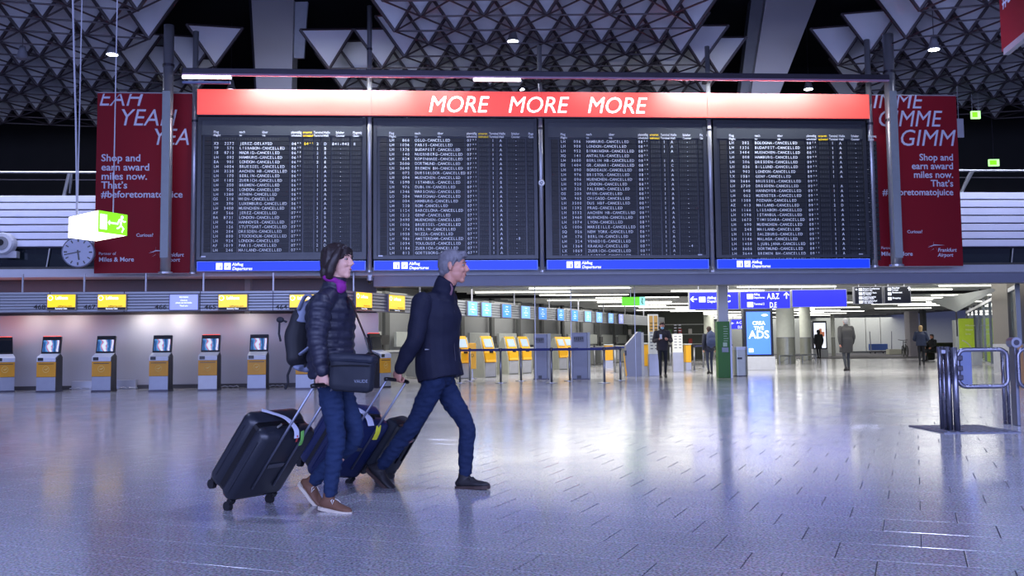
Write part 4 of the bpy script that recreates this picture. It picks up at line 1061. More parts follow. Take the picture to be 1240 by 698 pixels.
osign(896, 958, (353, 374.5), (352, 373.5), 'blue overhead sign reading A,B,Z with up arrow and D,E', [('sq', .14, .56, .34), ('sq', .14, .1, .34), ('t', 'Abflug', .27, .76, .17, .8), ('t', 'Departures', .27, .58, .17, .8), ('t', 'Terminal 2', .27, .22, .17, .8), ('t', 'A,B,Z', .54, .56, .44, .66), ('t', 'D,E', .58, .07, .42, .66), ('arr', .92, .74, .38, 0)])
osign(958.8, 1026.5, (351, 372.5), (349.5, 371), 'plain blue overhead sign without writing right of A,B,Z', [])
osign(885, 902, (387, 399), (387, 399), 'small far blue sign below, reading A-C and D,E', [('arr', .12, .6, .3, -pi / 2), ('t', 'A-C', .4, .55, .36, .9), ('t', 'D,E', .5, .1, .36, .9)], DS=46.0)
NV = M('sign_black', (16, 20, 34), .35, emit=.0)
osign(1034.5, 1069.5, (347.5, 368.5), (347.5, 368.5), 'black overhead sign with four lines of small white writing', [('arr', .08, .84, .14, -pi / 2)] + [('sq', .16, .74 - k * .235, .2) for k in range(4)] + [('t', s, .3, .84 - k * .235, .12, 1.0) for k, s in enumerate(('Airport Conference', 'Mietwagen Rent', 'Gepäckausgabe', 'Regionalbahnhof'))] + [('t', s, .3, .74 - k * .235, .11, 1.0) for k, s in enumerate(('Airport City', 'Car Rental', 'Baggage Claim', 'Train Station'))], NV, True)
osign(1070.5, 1104, (347, 368), (347, 368), 'black overhead sign with three lines and white up arrow', [('sq', .14, .74, .2), ('sq', .14, .48, .2), ('sq', .14, .2, .2), ('t', 'Raucher', .3, .86, .13, 1), ('t', 'Lounge', .3, .75, .12, 1), ('t', 'Restaurant', .3, .6, .13, 1), ('t', 'Shopping', .3, .28, .13, 1), ('arr', .93, .85, .22, 0)], NV, True)
p = atdepth(753.5, 370.5, 28); t = thing('exit_sign', 'green exit sign hanging before the masked man', 'exit sign', p)
MB().box((0, 0, 0), (.50, .1, .25), bev=.006).build('green_face', M('exit_panel_green', (100, 206, 20), .4, emit=1.0, var=0), t); MB().box((.505, 0, 0), (.66, .1, .25)).build('white_panel', M('exit_panel_pale', (150, 225, 205), .4, emit=1.0, var=0), t)
m = MB(); m.disc((.58, -.004, .19), .02, (0, -1, 0), .004, 8); m.tube([(.58, -.006, .16), (.56, -.006, .1), (.6, -.006, .04)], .012, 4); m.build('running_figure', M('exit_dark', (20, 90, 60), .5, var=0), t); MB().rod((.25, .05, .25), (.25, .05, zb + .5 - p.z), .012).build('suspension_rod', LTMET, t)
for px, y0 in ((647.5, 352), (691, 350), (768, 348)): 
    a_ = atdepth(px, y0, 27.2); t = MB().rod((0, 0, -(a_.z - .0)), (0, 0, .6), .012, 6).build('slim_pole', STEEL); t.location = a_; tag(t, {647.5: 'slim steel pole rising beside the first tall grey kiosk', 691: 'slim steel pole rising beside the second tall grey kiosk', 768: 'slim steel pole under the green exit sign'}[px], 'pole')
# ================================================================== RIGHT SIDE
gl = M('pane_glass', (190, 206, 214), .06, 0, var=0, trans=.92)
gw = floor(1202, 443); gh = FH.loc(gw); UG = gh[0]
RZG = RZH + pi
zg = 2.5
t = thing('glass_partition', 'tall glazed partition receding along the right side of the low hall', 'partition', FH.w(UG, gh[1] - 11.5), RZH)
Lg = 30.0; n = 8
for k in range(n):
    x0 = k * Lg / n; MB().box((x0 + .06, 0, .08), (x0 + Lg / n - .04, .02, zg)).build('pane', gl, t)
for k in range(n + 1):
    x0 = k * Lg / n; MB().box((x0 - .03, -.05, 0), (x0 + .06, .07, zg + .25)).build('mullion', M('mullion_grey', (104, 108, 112), .4, .4), t)
MB().box((0, -.06, zg), (Lg, .08, zg + .12)).box((0, -.04, 0), (Lg, .06, .08)).build('rail', LTMET, t)
structure(MB(hallT(UG + 5.5, gh[1] - 16)).box((0, 0, 0), (48, .2, 3.2)).build('wall_right', M('right_wall', (168, 172, 172), .5)))
def standing(name, lab, cat, pa, pb, py, y0, mat, D=None, th=.1, part='panel'):
    p, q = floor(pa, py), floor(pb, py); z1_ = atdepth(pa, y0, p.y).z; t = thing(name, lab, cat, (p.x, p.y, 0)); MB().box((0, 0, .0), (q.x - p.x, th, z1_), bev=.008).build(part, mat, t); return t, q.x - p.x, z1_
t, w, h = standing('poster_wall', 'yellow-green poster panel behind the glass at the right', 'poster', 1163.5, 1186, 438, 386, M('poster_lime', (176, 200, 60), .5, emit=.25, var=.1))
m = MB(); letters(m, 'Willkommen', w * .4, h * .82, .11, -.006, bold=True, sx=.8); letters(m, 'Welcome', w * .4, h * .72, .11, -.006, bold=True, sx=.8); letters(m, 'Service', w * .4, h * .62, .11, -.006, bold=True, sx=.8)
m.tube([(w * .02 + .6 * cos(a), -.006, h * .1 + .8 * sin(a)) for a in [rad(10 + i * 12) for i in range(7)]], .03, 4); m.build('poster_print', M('poster_white', (240, 245, 225), .5), t)
t, w, h = standing('poster_wall', 'smaller pale green poster panel far right behind the glass', 'poster', 1196, 1210, 440, 385, M('poster_pale_lime', (170, 190, 90), .5, emit=.15, var=.1)); 
t, w, h = standing('white_counter', 'white counter block behind the glass at the right', 'counter', 1178, 1192.5, 443, 425, CONC, th=.6, part='body'); MB().box((-.02, -.02, h), (w + .02, .62, h + .04)).build('top', LTMET, t); MB().box((-w * .35, .1, 0), (-.02, .5, h * .9)).build('green_side', M('green_dark', (40, 110, 80), .5), t)
t, w, h = standing('grey_pillar', 'slim grey pillar behind the gate under the slanting canopy', 'pillar', 1158.5, 1163.5, 440, 388, M('pillar_mid', (140, 144, 146), .5), th=.3, part='shaft'); 
t, w, h = standing('grey_pillar', 'pale pinkish pillar left of the walker at the right', 'pillar', 1103, 1117.5, 432, 377, M('pillar_pink', (190, 184, 196), .5), th=.8, part='shaft')
t, w, h = standing('grey_pillar', 'dark grey pillar behind the seated person', 'pillar', 1119.5, 1125, 432, 374, M('pillar_dark', (96, 100, 106), .5), th=.5, part='shaft')
# slanting canopy
t = thing('canopy', 'triangular pale canopy above the glass partition', 'canopy', atdepth(1160, 375, 34)); P = [atdepth(x, y, D) - t.location for x, y, D in ((1128, 366, 40), (1158, 378, 36), (1206, 352, 28), (1150, 362, 36))]
MB().prism(P, (0, .2, .08)).build('panel', M('canopy_pale', (178, 184, 180), .5), t); MB().rod(P[1], P[1] + Vector((0, 0, -.9)), .03).build('strut', DKSTEEL, t)
# brown column at the far right
p, q = floor(1224, 452), floor(1262, 452); t = thing('brown_column', 'brown-grey column at the right edge behind the gate', 'column', (p.x, p.y, 0)); MB().box((0, 0, 0), (q.x - p.x, 1.0, 3.1)).build('shaft', M('column_brown', (104, 100, 96), .5), t); MB().box((-.02, -.02, 0), (q.x - p.x + .02, 1.02, .9)).build('cladding', LTMET, t)
t, w, h = standing('wooden_stand', 'leaning board with wooden edge at the right edge behind the gate', 'stand', 1229, 1243, 470, 418, M('wood_tan', (176, 130, 80), .5), th=.05)
# ---- stainless gate in the foreground right
GD = floor(1145, 523)
t = thing('swing_gate', 'stainless swing gate with rounded tube frame and glass edge, in front at the right', 'gate', (GD.x, GD.y, 0)); GZ = atdepth(1145, 421, GD.y).z
def g(px, py, dy=0): p = atdepth(px, py, GD.y + dy); return p - Vector((GD.x, GD.y, 0))
ST2 = M('gate_steel', (128, 128, 142), .28, .9)
for k, (px, yb, dy, r) in enumerate(((1137, 519, .2, .025), (1141.5, 521, .05, .02), (1147, 522, .0, .03), (1155, 523, -.05, .035))):
    a_ = g(px, 420 + (k == 3) * 1, dy); MB().rod((a_.x, a_.y, 0), (a_.x, a_.y, a_.z), r, 12).build('post', ST2, t, smooth=True)
c0, c1 = g(1159, 424), g(1221, 468); x0, x1, z1_, z0_ = c0.x, c1.x, c0.z, c1.z; r = .09
pts = []
for cx, cz, a0 in ((x1 - r, z1_ - r, 0), (x0 + r, z1_ - r, 90), (x0 + r, z0_ + r, 180), (x1 - r, z0_ + r, 270)):
    pts += [(cx + r * cos(rad(a0 + i * 15)), 0, cz + r * sin(rad(a0 + i * 15))) for i in range(7)]
MB().tube(pts, .026, 10, closed=True).build('gate_frame', ST2, t, smooth=True)
MB().box((x0 + .03, -.006, z0_ + .02), (x0 + .16, .006, z1_ - .02)).build('glass_pane', M('gate_glass', (150, 160, 200), .1, .1, trans=.5, var=0), t)
h_ = MB(); 
for z in (.25, .5, .78): h_.box((g(1152, 440).x, -.05, z0_ + (z1_ - z0_) * z - .03), (x0 + .04, .05, z0_ + (z1_ - z0_) * z + .03), bev=.008)
h_.build('hinge_block', DKSTEEL, t); MB().box((g(1150, 440).x, -.03, z0_ + .03), (g(1157, 440).x, .03, z1_)).build('hinge_plate', ST2, t)
MB().box((g(1140, 440).x, -.01, z1_ - .04), (x0 + .05, .02, z1_ + .0)).build('top_link', ST2, t)
for px in (1213, 1218): a_ = g(px, 421, .9); b_ = atdepth(px, 425, GD.y + .9).z; MB().rod((a_.x, a_.y, 0), (a_.x, a_.y, b_), .022, 10).build('rear_post', ST2, t, smooth=True)
MB().box((g(1131, 500).x, -.25, 0), (g(1222, 500).x, .75, .012)).build('floor_plate', M('floor_plate_dark', (104, 106, 120), .4, .5), t)
gr_ = MB()
for k in range(8): gr_.box((g(1131, 500).x + .06 + k * .1, -.2, .012), (g(1131, 500).x + .09 + k * .1, .7, .018))
gr_.build('plate_ribs', M('plate_rib', (130, 132, 146), .4, .6), t, kind='stuff')
t = thing('turnstile', 'grey turnstile post with round head and rounded tube arm, cut by the right edge', 'turnstile', (floor(1232, 516).x, floor(1232, 516).y, 0)); o_ = t.location
def g2(px, py): p = atdepth(px, py, o_.y); return p - Vector((o_.x, o_.y, 0))
a_, b_ = g2(1226, 418), g2(1234, 500)
MB().box((a_.x, -.04, 0), (b_.x, .1, a_.z), bev=.01).build('post', M('turnstile_grey', (110, 112, 126), .35, .6), t); MB().disc(((a_.x + b_.x) / 2, -.06, a_.z + .03), .065, (0, 1, 0), .14, 20).build('head', M('turnstile_head', (132, 134, 146), .3, .8), t); MB().disc(((a_.x + b_.x) / 2, -.065, a_.z + .03), .035, (0, 1, 0), .02, 16).build('hub', DKSTEEL, t)
pts = []; c0, c1 = g2(1226, 423), g2(1275, 468); x0, x1, z1_, z0_ = c0.x, c1.x, c0.z, c1.z
for cx, cz, a0 in ((x1 - r, z1_ - r, 0), (x0 + r, z1_ - r, 90), (x0 + r, z0_ + r, 180), (x1 - r, z0_ + r, 270)): pts += [(cx + r * cos(rad(a0 + i * 15)), -.12, cz + r * sin(rad(a0 + i * 15))) for i in range(7)]
MB().tube(pts, .026, 10, closed=True).build('arm_frame', ST2, t, smooth=True)
MB().rod(((a_.x + b_.x) / 2, -.1, z1_ - .1), ((a_.x + b_.x) / 2, .04, z1_ - .1), .02).build('arm_pivot', ST2, t)
# luggage trolley, bicycle and boxes by the far wall
p = floor(1066, 428.5); t = thing('luggage_trolley', 'blue luggage trolley parked before the far wall', 'trolley', (p.x, p.y, 0)); MB().box((-.6, 0, .25), (.6, .8, .75), bev=.03).build('basket', M('trolley_blue', (44, 74, 140), .5), t); MB().box((-.55, -.3, .1), (.55, .9, .2)).build('base', DKSTEEL, t)
MB().rod((-.7, 0, .2), (-.75, 0, 1.7), .04).rod((1.0, .3, .2), (1.05, .3, 1.7), .04).rod((.6, .3, .2), (1.05, .3, .2), .04).build('handle', GREY, t)
for s in (-.5, .5):
    for y_ in (-.2, .8): MB().disc((s, y_, .08), .08, (1, 0, 0), .05, 12).build('wheel', BLACK, t)
p = floor(1096, 432); t = thing('bicycle', 'bicycle seen end-on before the pale pillar', 'bicycle', (p.x, p.y, 0), rad(80)); R_ = .34; bm_ = M('bike_dark', (40, 44, 50), .4, .4)
for x in (-.5, .5):
    w_ = MB().tube([(x + R_ * cos(a), 0, R_ + R_ * sin(a)) for a in [i * pi / 12 for i in range(24)]], .03, 6, closed=True).build('wheel', BLACK, t)
    s_ = MB()
    for k in range(8): s_.rod((x, 0, R_), (x + R_ * cos(k * pi / 4), 0, R_ + R_ * sin(k * pi / 4)), .006, 4)
    s_.build('spokes', LTMET, w_)
MB().tube([(-.5, 0, R_), (-.1, 0, .32), (.35, 0, .75), (-.2, 0, .8), (-.1, 0, .32)], .025, 6).rod((-.5, 0, R_), (-.2, 0, .8), .02).rod((.5, 0, R_), (.3, 0, .98), .025).build('frame', bm_, t)
MB().tube([(.25, -.32, 1.05), (.33, -.1, 1.02), (.33, .1, 1.02), (.25, .32, 1.05)], .02, 6).build('handlebar', bm_, t); MB().ell((-.22, 0, .9), (.14, .08, .04)).build('saddle', BLACK, t)
p = floor(1082, 429.5); o = MB().box((-.9, 0, 0), (1.1, .6, .38), bev=.02).build('low_crate', M('crate_pale', (164, 164, 150), .6)); o.location = (p.x + .6, p.y, 0); tag(o, 'low pale crate on the floor between trolley and bicycle', 'crate')
# seat bench with the seated person at the right
p = floor(1140, 437.5); t = thing('waiting_bench', 'dark waiting bench against the glass, a person seated on it', 'bench', (p.x, p.y, 0)); MB().box((-.9, 0, .4), (1.3, .5, .46), bev=.02).build('seat', BLACK, t); MB().box((-.9, .5, .46), (1.3, .56, .9), bev=.02).build('backrest', BLACK, t)
for x in (-.7, .2, 1.1): MB().box((x, .05, 0), (x + .06, .45, .4)).build('leg', GREY, t)
BENCH = p
for px, py, lab in ((1128.5, 437, 'dark bag on the floor beside the seated person'), ):
    p = floor(px, py); t = thing('travel_bag', lab, 'bag', (p.x - .2, p.y - .15, 0)); MB().box((-.28, -.12, .02), (.28, .12, .42), bev=.08).build('body', BLACK, t); MB().tube([(-.1, 0, .4), (-.06, 0, .5), (.06, 0, .5), (.1, 0, .4)], .015, 6).build('handle', GREY, t)

# ================================================================== PEOPLE
V = Vector
def spline(P, R, sub=5):
    """smooth path and radii through the joints"""
    P = [V(p) for p in P]; R = [r if isinstance(r, (tuple, list)) else (r, r) for r in R]; o = []; q = []
    n = len(P)
    for i in range(n - 1):
        p0, p1, p2, p3 = P[max(i - 1, 0)], P[i], P[i + 1], P[min(i + 2, n - 1)]
        for k in range(sub):
            t = k / sub
            o.append(.5 * ((2 * p1) + (p2 - p0) * t + (2 * p0 - 5 * p1 + 4 * p2 - p3) * t * t + (3 * p1 - p0 - 3 * p2 + p3) * t ** 3))
            s = t * t * (3 - 2 * t); q.append(tuple(a * (1 - s) + b * s for a, b in zip(R[i], R[i + 1])))
    o.append(P[-1]); q.append(R[-1]); return o, q
def loft(mb, P, R, side=(0, 1, 0), n=16, sub=5, quilt=None, ends=True):
    P, R = spline(P, R, sub)
    if quilt:                                          # resample finely, then puff between the seams
        pitch, amp = quilt; L = [0]
        for a, b in zip(P, P[1:]): L.append(L[-1] + (b - a).length)
        m = int(L[-1] / (pitch / 5)) + 1; P2 = []; R2 = []; j = 0
        for k in range(m + 1):
            s = L[-1] * k / m
            while j < len(L) - 2 and L[j + 1] < s: j += 1
            t = (s - L[j]) / max(1e-6, L[j + 1] - L[j]); P2.append(P[j].lerp(P[j + 1], t)); e = amp * (abs(sin(pi * s / pitch)) ** .6 - .6)
            R2.append((R[j][0] * (1 - t) + R[j + 1][0] * t + e, R[j][1] * (1 - t) + R[j + 1][1] * t + e))
        P, R = P2, R2
    vs = []; fs = []; m = len(P); sd = V(side)
    for i in range(m):
        t = (P[min(i + 1, m - 1)] - P[max(i - 1, 0)]).normalized(); a = (sd - sd.dot(t) * t).normalized(); b = t.cross(a)
        for k in range(n): th = 2 * pi * k / n; vs.append(P[i] + a * cos(th) * R[i][0] + b * sin(th) * R[i][1])
    for i in range(m - 1):
        for k in range(n): fs.append((i * n + k, i * n + (k + 1) % n, (i + 1) * n + (k + 1) % n, (i + 1) * n + k))
    fs += [tuple(range(n))[::-1], tuple(range((m - 1) * n, m * n))]
    mb.add(vs, fs)
    if ends:
        for i in (0, m - 1): r = min(R[i]); mb.ell(P[i], (r * .98,) * 3, nu=12, nv=8)
    return mb
def skin(mb, vox, name, mat, parent, sm=2, wr=0., ws=14., stretch=(1, 1, 1)):
    me = mb.mesh('tmp', mat); ob = bpy.data.objects.new('tmp', me); COL.objects.link(ob)
    r = ob.modifiers.new('r', 'REMESH'); r.mode = 'VOXEL'; r.voxel_size = vox
    if sm: s = ob.modifiers.new('s', 'SMOOTH'); s.factor = .5; s.iterations = sm
    dg = bpy.context.evaluated_depsgraph_get(); m2 = bpy.data.meshes.new_from_object(ob.evaluated_get(dg)); bpy.data.objects.remove(ob)
    if not m2.materials: m2.materials.append(mat)
    if wr:
        ns = [v.normal.copy() for v in m2.vertices]
        for v, n in zip(m2.vertices, ns):
            c = V((v.co.x * stretch[0], v.co.y * stretch[1], v.co.z * stretch[2])) * ws; v.co = v.co + n * wr * noise.noise(c)
    m2.polygons.foreach_set('use_smooth', [True] * len(m2.polygons)); m2.name = name
    o = bpy.data.objects.new(name, m2); COL.objects.link(o); o.parent = parent; return o
SKIN_F = M('skin_fair', (206, 158, 140), .5, var=.04, scale=30); SKIN_M = M('skin_tan', (188, 132, 112), .5, var=.05, scale=30)
EYEW = M('eye_white', (150, 140, 136), .3, var=0); EYED = M('eye_dark', (30, 22, 18), .2, var=0)
def head(mb, c, R, s=1.0, female=True, jaw=1.0):
    """c head centre, R rotation (local x = face forward)"""
    T = Matrix.Translation(c) @ R.to_4x4() @ Matrix.Scale(s, 4)
    e = lambda p, r: mb.ell(p, r, T=T, nu=18, nv=12)
    e((-.012, 0, .030), (.098, .075, .090)); e((.018, 0, -.01), (.074, .064, .085)); e((.022, 0, -.055), (.066, .055 * jaw, .055))
    e((.068, 0, -.098), (.024, .026, .02)); e((.030, 0, -.085), (.05, .042 * jaw, .028))
    e((.078, 0, .034), (.016, .046, .013)); e((.078, .026, -.022), (.014, .02, .018)); e((.078, -.026, -.022), (.014, .02, .018))
    mb.tube([T @ V(p) for p in ((.083, 0, .026), (.098, 0, .004), (.113, 0, -.018), (.094, 0, -.032))], [.009 * s, .011 * s, .0145 * s, .010 * s], 10)
    e((.095, .011, -.027), (.011, .009, .008)); e((.095, -.011, -.027), (.011, .009, .008))
    e((.088, 0, -.052), (.013, .023, .0065)); e((.086, 0, -.064), (.013, .020, .0075)); e((.080, 0, -.078), (.012, .022, .008))
    for y in (-1, 1): e((-.008, y * .077, .0), (.019, .008, .032)); e((-.004, y * .079, -.024), (.010, .007, .012))
    return T
def face_bits(T, s, parent, female):
    for y in (-1, 1):
        m = MB(); m.ell((.0775, y * .030, .012), (.0115, .0125, .0065), T=T, nu=12, nv=8); e = m.build('eye', EYEW, parent, smooth=True)
        m = MB(); m.ell((.0855, y * .030, .012), (.0045, .0068, .0062), T=T, nu=10, nv=6); m.build('iris', EYED, e, smooth=True)
    m = MB()
    for y in (-1, 1): m.tube([T @ V(p) for p in ((.0945, y * .014, .034), (.093, y * .032, .040), (.080, y * .050, .034))], .0035 * s, 6)
    m.build('eyebrows', M('brow', (60, 46, 42), .8, var=0) if female else M('brow_grey', (96, 88, 84), .8, var=0), parent)
    m = MB(); m.ell((.0975, 0, -.058), (.005, .018, .004), T=T); m.build('lips', M('lips', (158, 92, 88), .5, var=0), parent, smooth=True)
def hand(mb, w, d, nrm, curl=35, s=1.0, thumb=1):
    """w wrist, d pointing direction, nrm palm normal (fingers curl towards it)"""
    d = V(d).normalized(); nrm = V(nrm); nrm = (nrm - nrm.dot(d) * d).normalized(); a = d.cross(nrm) * thumb
    pw, pl = .040 * s, .085 * s
    loft(mb, [w - d * .02, w + d * .025 * s, w + d * .06 * s, w + d * pl], [(.028 * s, .02 * s), (.032 * s, .018 * s), (.041 * s, .017 * s), (.040 * s, .014 * s)], side=a, n=12, sub=3)
    for k, (off, ln) in enumerate(((-.030, .062), (-.010, .074), (.010, .080), (.030, .072))):
        p = w + d * (pl - .006) + a * off * s; q = [p - d * .02, p]; ang = 0; dd = d.copy()
        for seg, f in ((0, .42), (1, .33), (2, .25)):
            ang += rad(curl * (1.0, 1.25, .8)[seg]); dd = d * cos(ang) + nrm * sin(ang); p = p + dd * ln * s * f; q.append(p)
        loft(mb, q, [.0085 * s, .0092 * s, .0085 * s, .0080 * s, .0070 * s], side=a, n=8, sub=2)
    p = w + d * .028 * s + a * .028 * s; t1 = (d * .6 + a * .75 + nrm * .25).normalized(); t2 = (d * .85 + a * .1 + nrm * .55).normalized()
    loft(mb, [p - t1 * .015, p + t1 * .034 * s, p + t1 * .034 * s + t2 * .03 * s, p + t1 * .034 * s + t2 * .055 * s], [.015 * s, .012 * s, .0105 * s, .008 * s], side=nrm, n=8, sub=2)
def shoe(parent, ankle, toe, upper, sole, s=1.0, laces=None, up=(0, 0, 1)):
    ax = (V(toe) - V(ankle)); fwd = ax.normalized(); side = V((0, 1, 0)); side = (side - side.dot(fwd) * fwd).normalized(); u = fwd.cross(side)
    R = Matrix((fwd, side, u)).transposed().to_4x4(); T = Matrix.Translation(V(ankle)) @ R @ Matrix.Scale(s, 4) @ Matrix.Rotation(rad(22), 4, 'Y').inverted()
    # shoe space: ankle at origin, sole at z = -.085
    m = MB(T)
    P, Rr = [(-.062, 0, -.05), (-.03, 0, -.040), (.03, 0, -.045), (.09, 0, -.056), (.15, 0, -.062), (.185, 0, -.066)], [(.026, .028), (.036, .042), (.038, .040), (.045, .026), (.042, .020), (.022, .012)]
    PP, RR = spline(P, Rr, 4); 
    mm = MB(); loft(mm, P, Rr, n=16, sub=4); loft(mm, [(-.02, 0, -.05), (-.012, 0, -.01), (-.006, 0, .022)], [(.036, .046), (.036, .046), (.038, .046)])
    mm2 = MB(); mm2.v = [T @ v for v in mm.v]; mm2.f = mm.f; mm2.m = mm.m
    o = skin(mm2, .006 * s, 'shoe', upper, parent, 2)
    so = MB(); out = [(-.088, 0), (-.08, .026), (-.045, .037), (.02, .037), (.09, .047), (.15, .044), (.185, .026), (.197, 0)]
    out = out + [(x, -y) for x, y in out[-2:0:-1]]; so.prism([T @ V((x, y, -.094)) for x, y in out], (T.to_3x3() @ V((0, 0, .024)))); fixn(so.build('sole', sole, o))
    if laces:
        l = MB()
        for k in range(5): x = .035 + k * .018; z = -.010 - k * .0095; l.tube([T @ V(p) for p in ((x, -.026, z - .012), (x + .006, 0, z), (x, .026, z - .012))], .003, 5)
        l.tube([T @ V(p) for p in ((.03, 0, -.002), (.035, -.03, -.012), (.06, -.045, -.03), (.05, -.02, -.008))], .003, 5); l.tube([T @ V(p) for p in ((.03, 0, -.002), (.035, .03, -.012), (.06, .045, -.03), (.05, .02, -.008))], .003, 5)
        l.build('laces', laces, o)
    return o
class Fig:
    def __init__(s, root, heading): s.o = V((root[0], root[1], 0)); s.a = rad(heading); s.R = Matrix.Rotation(s.a, 3, 'Z'); s.n = s.R @ V((0, 1, 0))
    def J(s, px, py, l): d = ray(px, py); t = (s.o + s.n * l - CAM).dot(s.n) / d.dot(s.n); return s.R.transposed() @ (CAM + d * t - s.o)
    def loc(s, w): return s.R.transposed() @ (V(w) - s.o)
    def w(s, p): return s.o + s.R @ V(p)
DEN = M('denim_blue', (30, 45, 76), .8, var=.22, scale=9, bump=.3, spec=.2); DEN2 = M('denim_dark', (27, 40, 70), .8, var=.2, scale=9, bump=.3, spec=.2)
PUF = M('puffer_navy', (29, 31, 50), .5, var=.1, scale=14, bump=.15); NJK = M('jacket_dark_navy', (22, 25, 44), .72, var=.12, scale=10, bump=.2, spec=.25)
def person(label, F, J, st, name='person'):
    t = thing(name, label, 'person', F.o, F.a, None); vox = st.get('vox', .007); sk = st.get('skin', SKIN_F); fem = st.get('female', False); s = st.get('s', 1.0)
    RH = Matrix.Rotation(rad(st.get('yaw', 0)), 3, 'Z') @ Matrix.Rotation(rad(st.get('nod', 0)), 3, 'Y')
    b = MB(); T = head(b, J['head'], RH, st.get('hs', s), fem, st.get('jaw', 1.0))
    hs = st.get('hs', s)
    nb = J['neck']; loft(b, [J['head'] + RH @ V((-.02, 0, -.04)) * hs, J['head'] + RH @ V((-.015, 0, -.10)) * hs, nb, J['chest']], [.05 * hs, .052 * hs, .062 * s, .09 * s])
    loft(b, [J['chest'], J['waist'], J['pelvis']], [(.12 * s, .08 * s), (.105 * s, .08 * s), (.11 * s, .075 * s)])
    for q in 'RL':
        loft(b, [J['sh' + q], J['el' + q], J['wr' + q]], [.042 * s, .034 * s, .026 * s]); loft(b, [J['chest'] + V((0, 0, .04)), J['sh' + q]], [.06 * s, .045 * s])
        loft(b, [J['pelvis'], J['hip' + q], J['kn' + q], J['an' + q]], [.06 * s, .045 * s, .036 * s, .028 * s])
        hd = J['ha' + q] - J['wr' + q]; hand(b, J['wr' + q], hd, st['palm' + q], st.get('curl' + q, 30), s * st.get('hand', 1.0), st.get('th' + q, 1))
    body = skin(b, min(vox, .0062) if vox < .01 else vox, 'body', sk, t, 1)
    if vox < .01: face_bits(T, hs, t, fem)
    # trousers
    m = MB(); tr = st.get('leg', 1.0)
    loft(m, [J['waist'].lerp(J['pelvis'], .6), J['pelvis'] + V((0, 0, -.03))], [(.15 * s, .115 * s), (.16 * s, .12 * s)])
    for q in 'RL':
        h, k, a = J['hip' + q], J['kn' + q], J['an' + q]
        loft(m, [h + V((0, 0, .03)), h.lerp(k, .35), k, k.lerp(a, .4), a + (k - a).normalized() * .03], [(.080 * s * tr, .088 * s * tr), (.072 * s * tr, .080 * s * tr), (.054 * s * tr, .060 * s * tr), (.050 * s * tr, .058 * s * tr), (.044 * s * tr, .048 * s * tr)], ends=True)
    skin(m, vox * 1.05, 'trousers', st['trousers'], t, 2, .009 * s if vox < .01 else .004, 19, (1, 1, 2.2))
    # jacket
    m = MB(); q_ = st.get('quilt'); lr, fr = st.get('tor', (.20, .145)); hem = J['hem']
    loft(m, [hem, J['pelvis'].lerp(J['waist'], .3), J['waist'], J['chest'], J['chest'].lerp(nb, .62)], [(lr * .97 * s, fr * 1.0 * s), (lr * .95 * s, fr * s), (lr * .92 * s, fr * .95 * s), (lr * 1.0 * s, fr * 1.0 * s), (lr * .74 * s, fr * .62 * s)], n=24, quilt=q_, ends=False)
    loft(m, [J['shR'] + V((0, .02, 0)), J['chest'].lerp(nb, .62), J['shL'] - V((0, .02, 0))], [(.068 * s, .07 * s), (.07 * s, .078 * s), (.068 * s, .07 * s)], side=(1, 0, 0), ends=True)
    col = st.get('collar', .06); loft(m, [J['chest'].lerp(nb, .6), nb, nb + (J['head'] - nb).normalized() * col], [(.11 * s, .10 * s), (.078 * s, .08 * s), (.074 * s, .076 * s)], quilt=(.035, .006) if q_ else None, ends=False)
    jk = skin(m, vox, 'jacket', st['jacket'], t, 1 if q_ else 2, .008 * s if vox < .01 else .003, 11)
    for q in 'RL':
        m = MB(); a, e, w = J['sh' + q], J['el' + q], J['wr' + q]; ar = st.get('arm', 1.0)
        loft(m, [a + (a - e).normalized() * .01, a.lerp(e, .5), e, e.lerp(w, .5), w + (e - w).normalized() * .01], [(.076 * s * ar, .08 * s * ar), (.068 * s * ar, .072 * s * ar), (.060 * s * ar, .062 * s * ar), (.055 * s * ar, .056 * s * ar), (.043 * s * ar, .043 * s * ar)], side=(1, 0, 0), quilt=q_, ends=True)
        skin(m, vox, 'sleeve', st['jacket'], t, 1 if q_ else 2, .008 * s if vox < .01 else .003, 12)
    # hair
    hm = st['hair']; m = MB(T)
    hst = st.get('hairstyle', 'short'); e = lambda p, r: m.ell(p, r, nu=18, nv=12)
    if hst == 'bob':
        e((-.018, 0, .048), (.108, .092, .084)); e((-.045, 0, -.005), (.084, .096, .105)); e((-.062, 0, -.07), (.062, .088, .085)); e((-.060, 0, -.115), (.05, .078, .05))
        for y in (-1, 1): m.tube([(.052, y * .062, .085), (.040, y * .084, .04), (.010, y * .092, -.02), (-.012, y * .092, -.075), (-.025, y * .08, -.12)], [.02, .026, .032, .034, .024], 10)
        m.tube([(.060, -.045, .098), (.074, -.02, .09), (.082, .025, .078), (.068, .055, .06)], [.012, .013, .012, .008], 8)
    elif hst == 'short':
        e((-.020, 0, .050), (.101, .083, .080)); e((-.050, 0, .01), (.068, .081, .085)); e((-.070, 0, -.035), (.038, .06, .05))
        e((.060, 0, .098), (.038, .055, .022)); m.tube([(.078, -.045, .078), (.090, 0, .082), (.078, .045, .078)], [.010, .013, .010], 8)
        for y in (-1, 1): m.tube([(.030, y * .072, .06), (.012, y * .077, .02), (.010, y * .076, .0)], [.018, .012, .006], 8)
    elif hst == 'long':
        e((-.02, 0, .05), (.104, .088, .085)); e((-.05, 0, -.01), (.075, .088, .11)); e((-.075, 0, -.10), (.05, .075, .09)); e((-.08, 0, -.18), (.035, .05, .08))
    elif hst == 'hood':
        e((-.03, 0, .03), (.125, .11, .115)); e((-.06, 0, -.07), (.09, .1, .09))
    h = skin(m, max(.006, vox * .8), 'hair' if hst != 'hood' else 'hood', hm, t, 1, .0045 if vox < .01 else 0, 38, (1, 1, .35))
    sh = st['shoes']
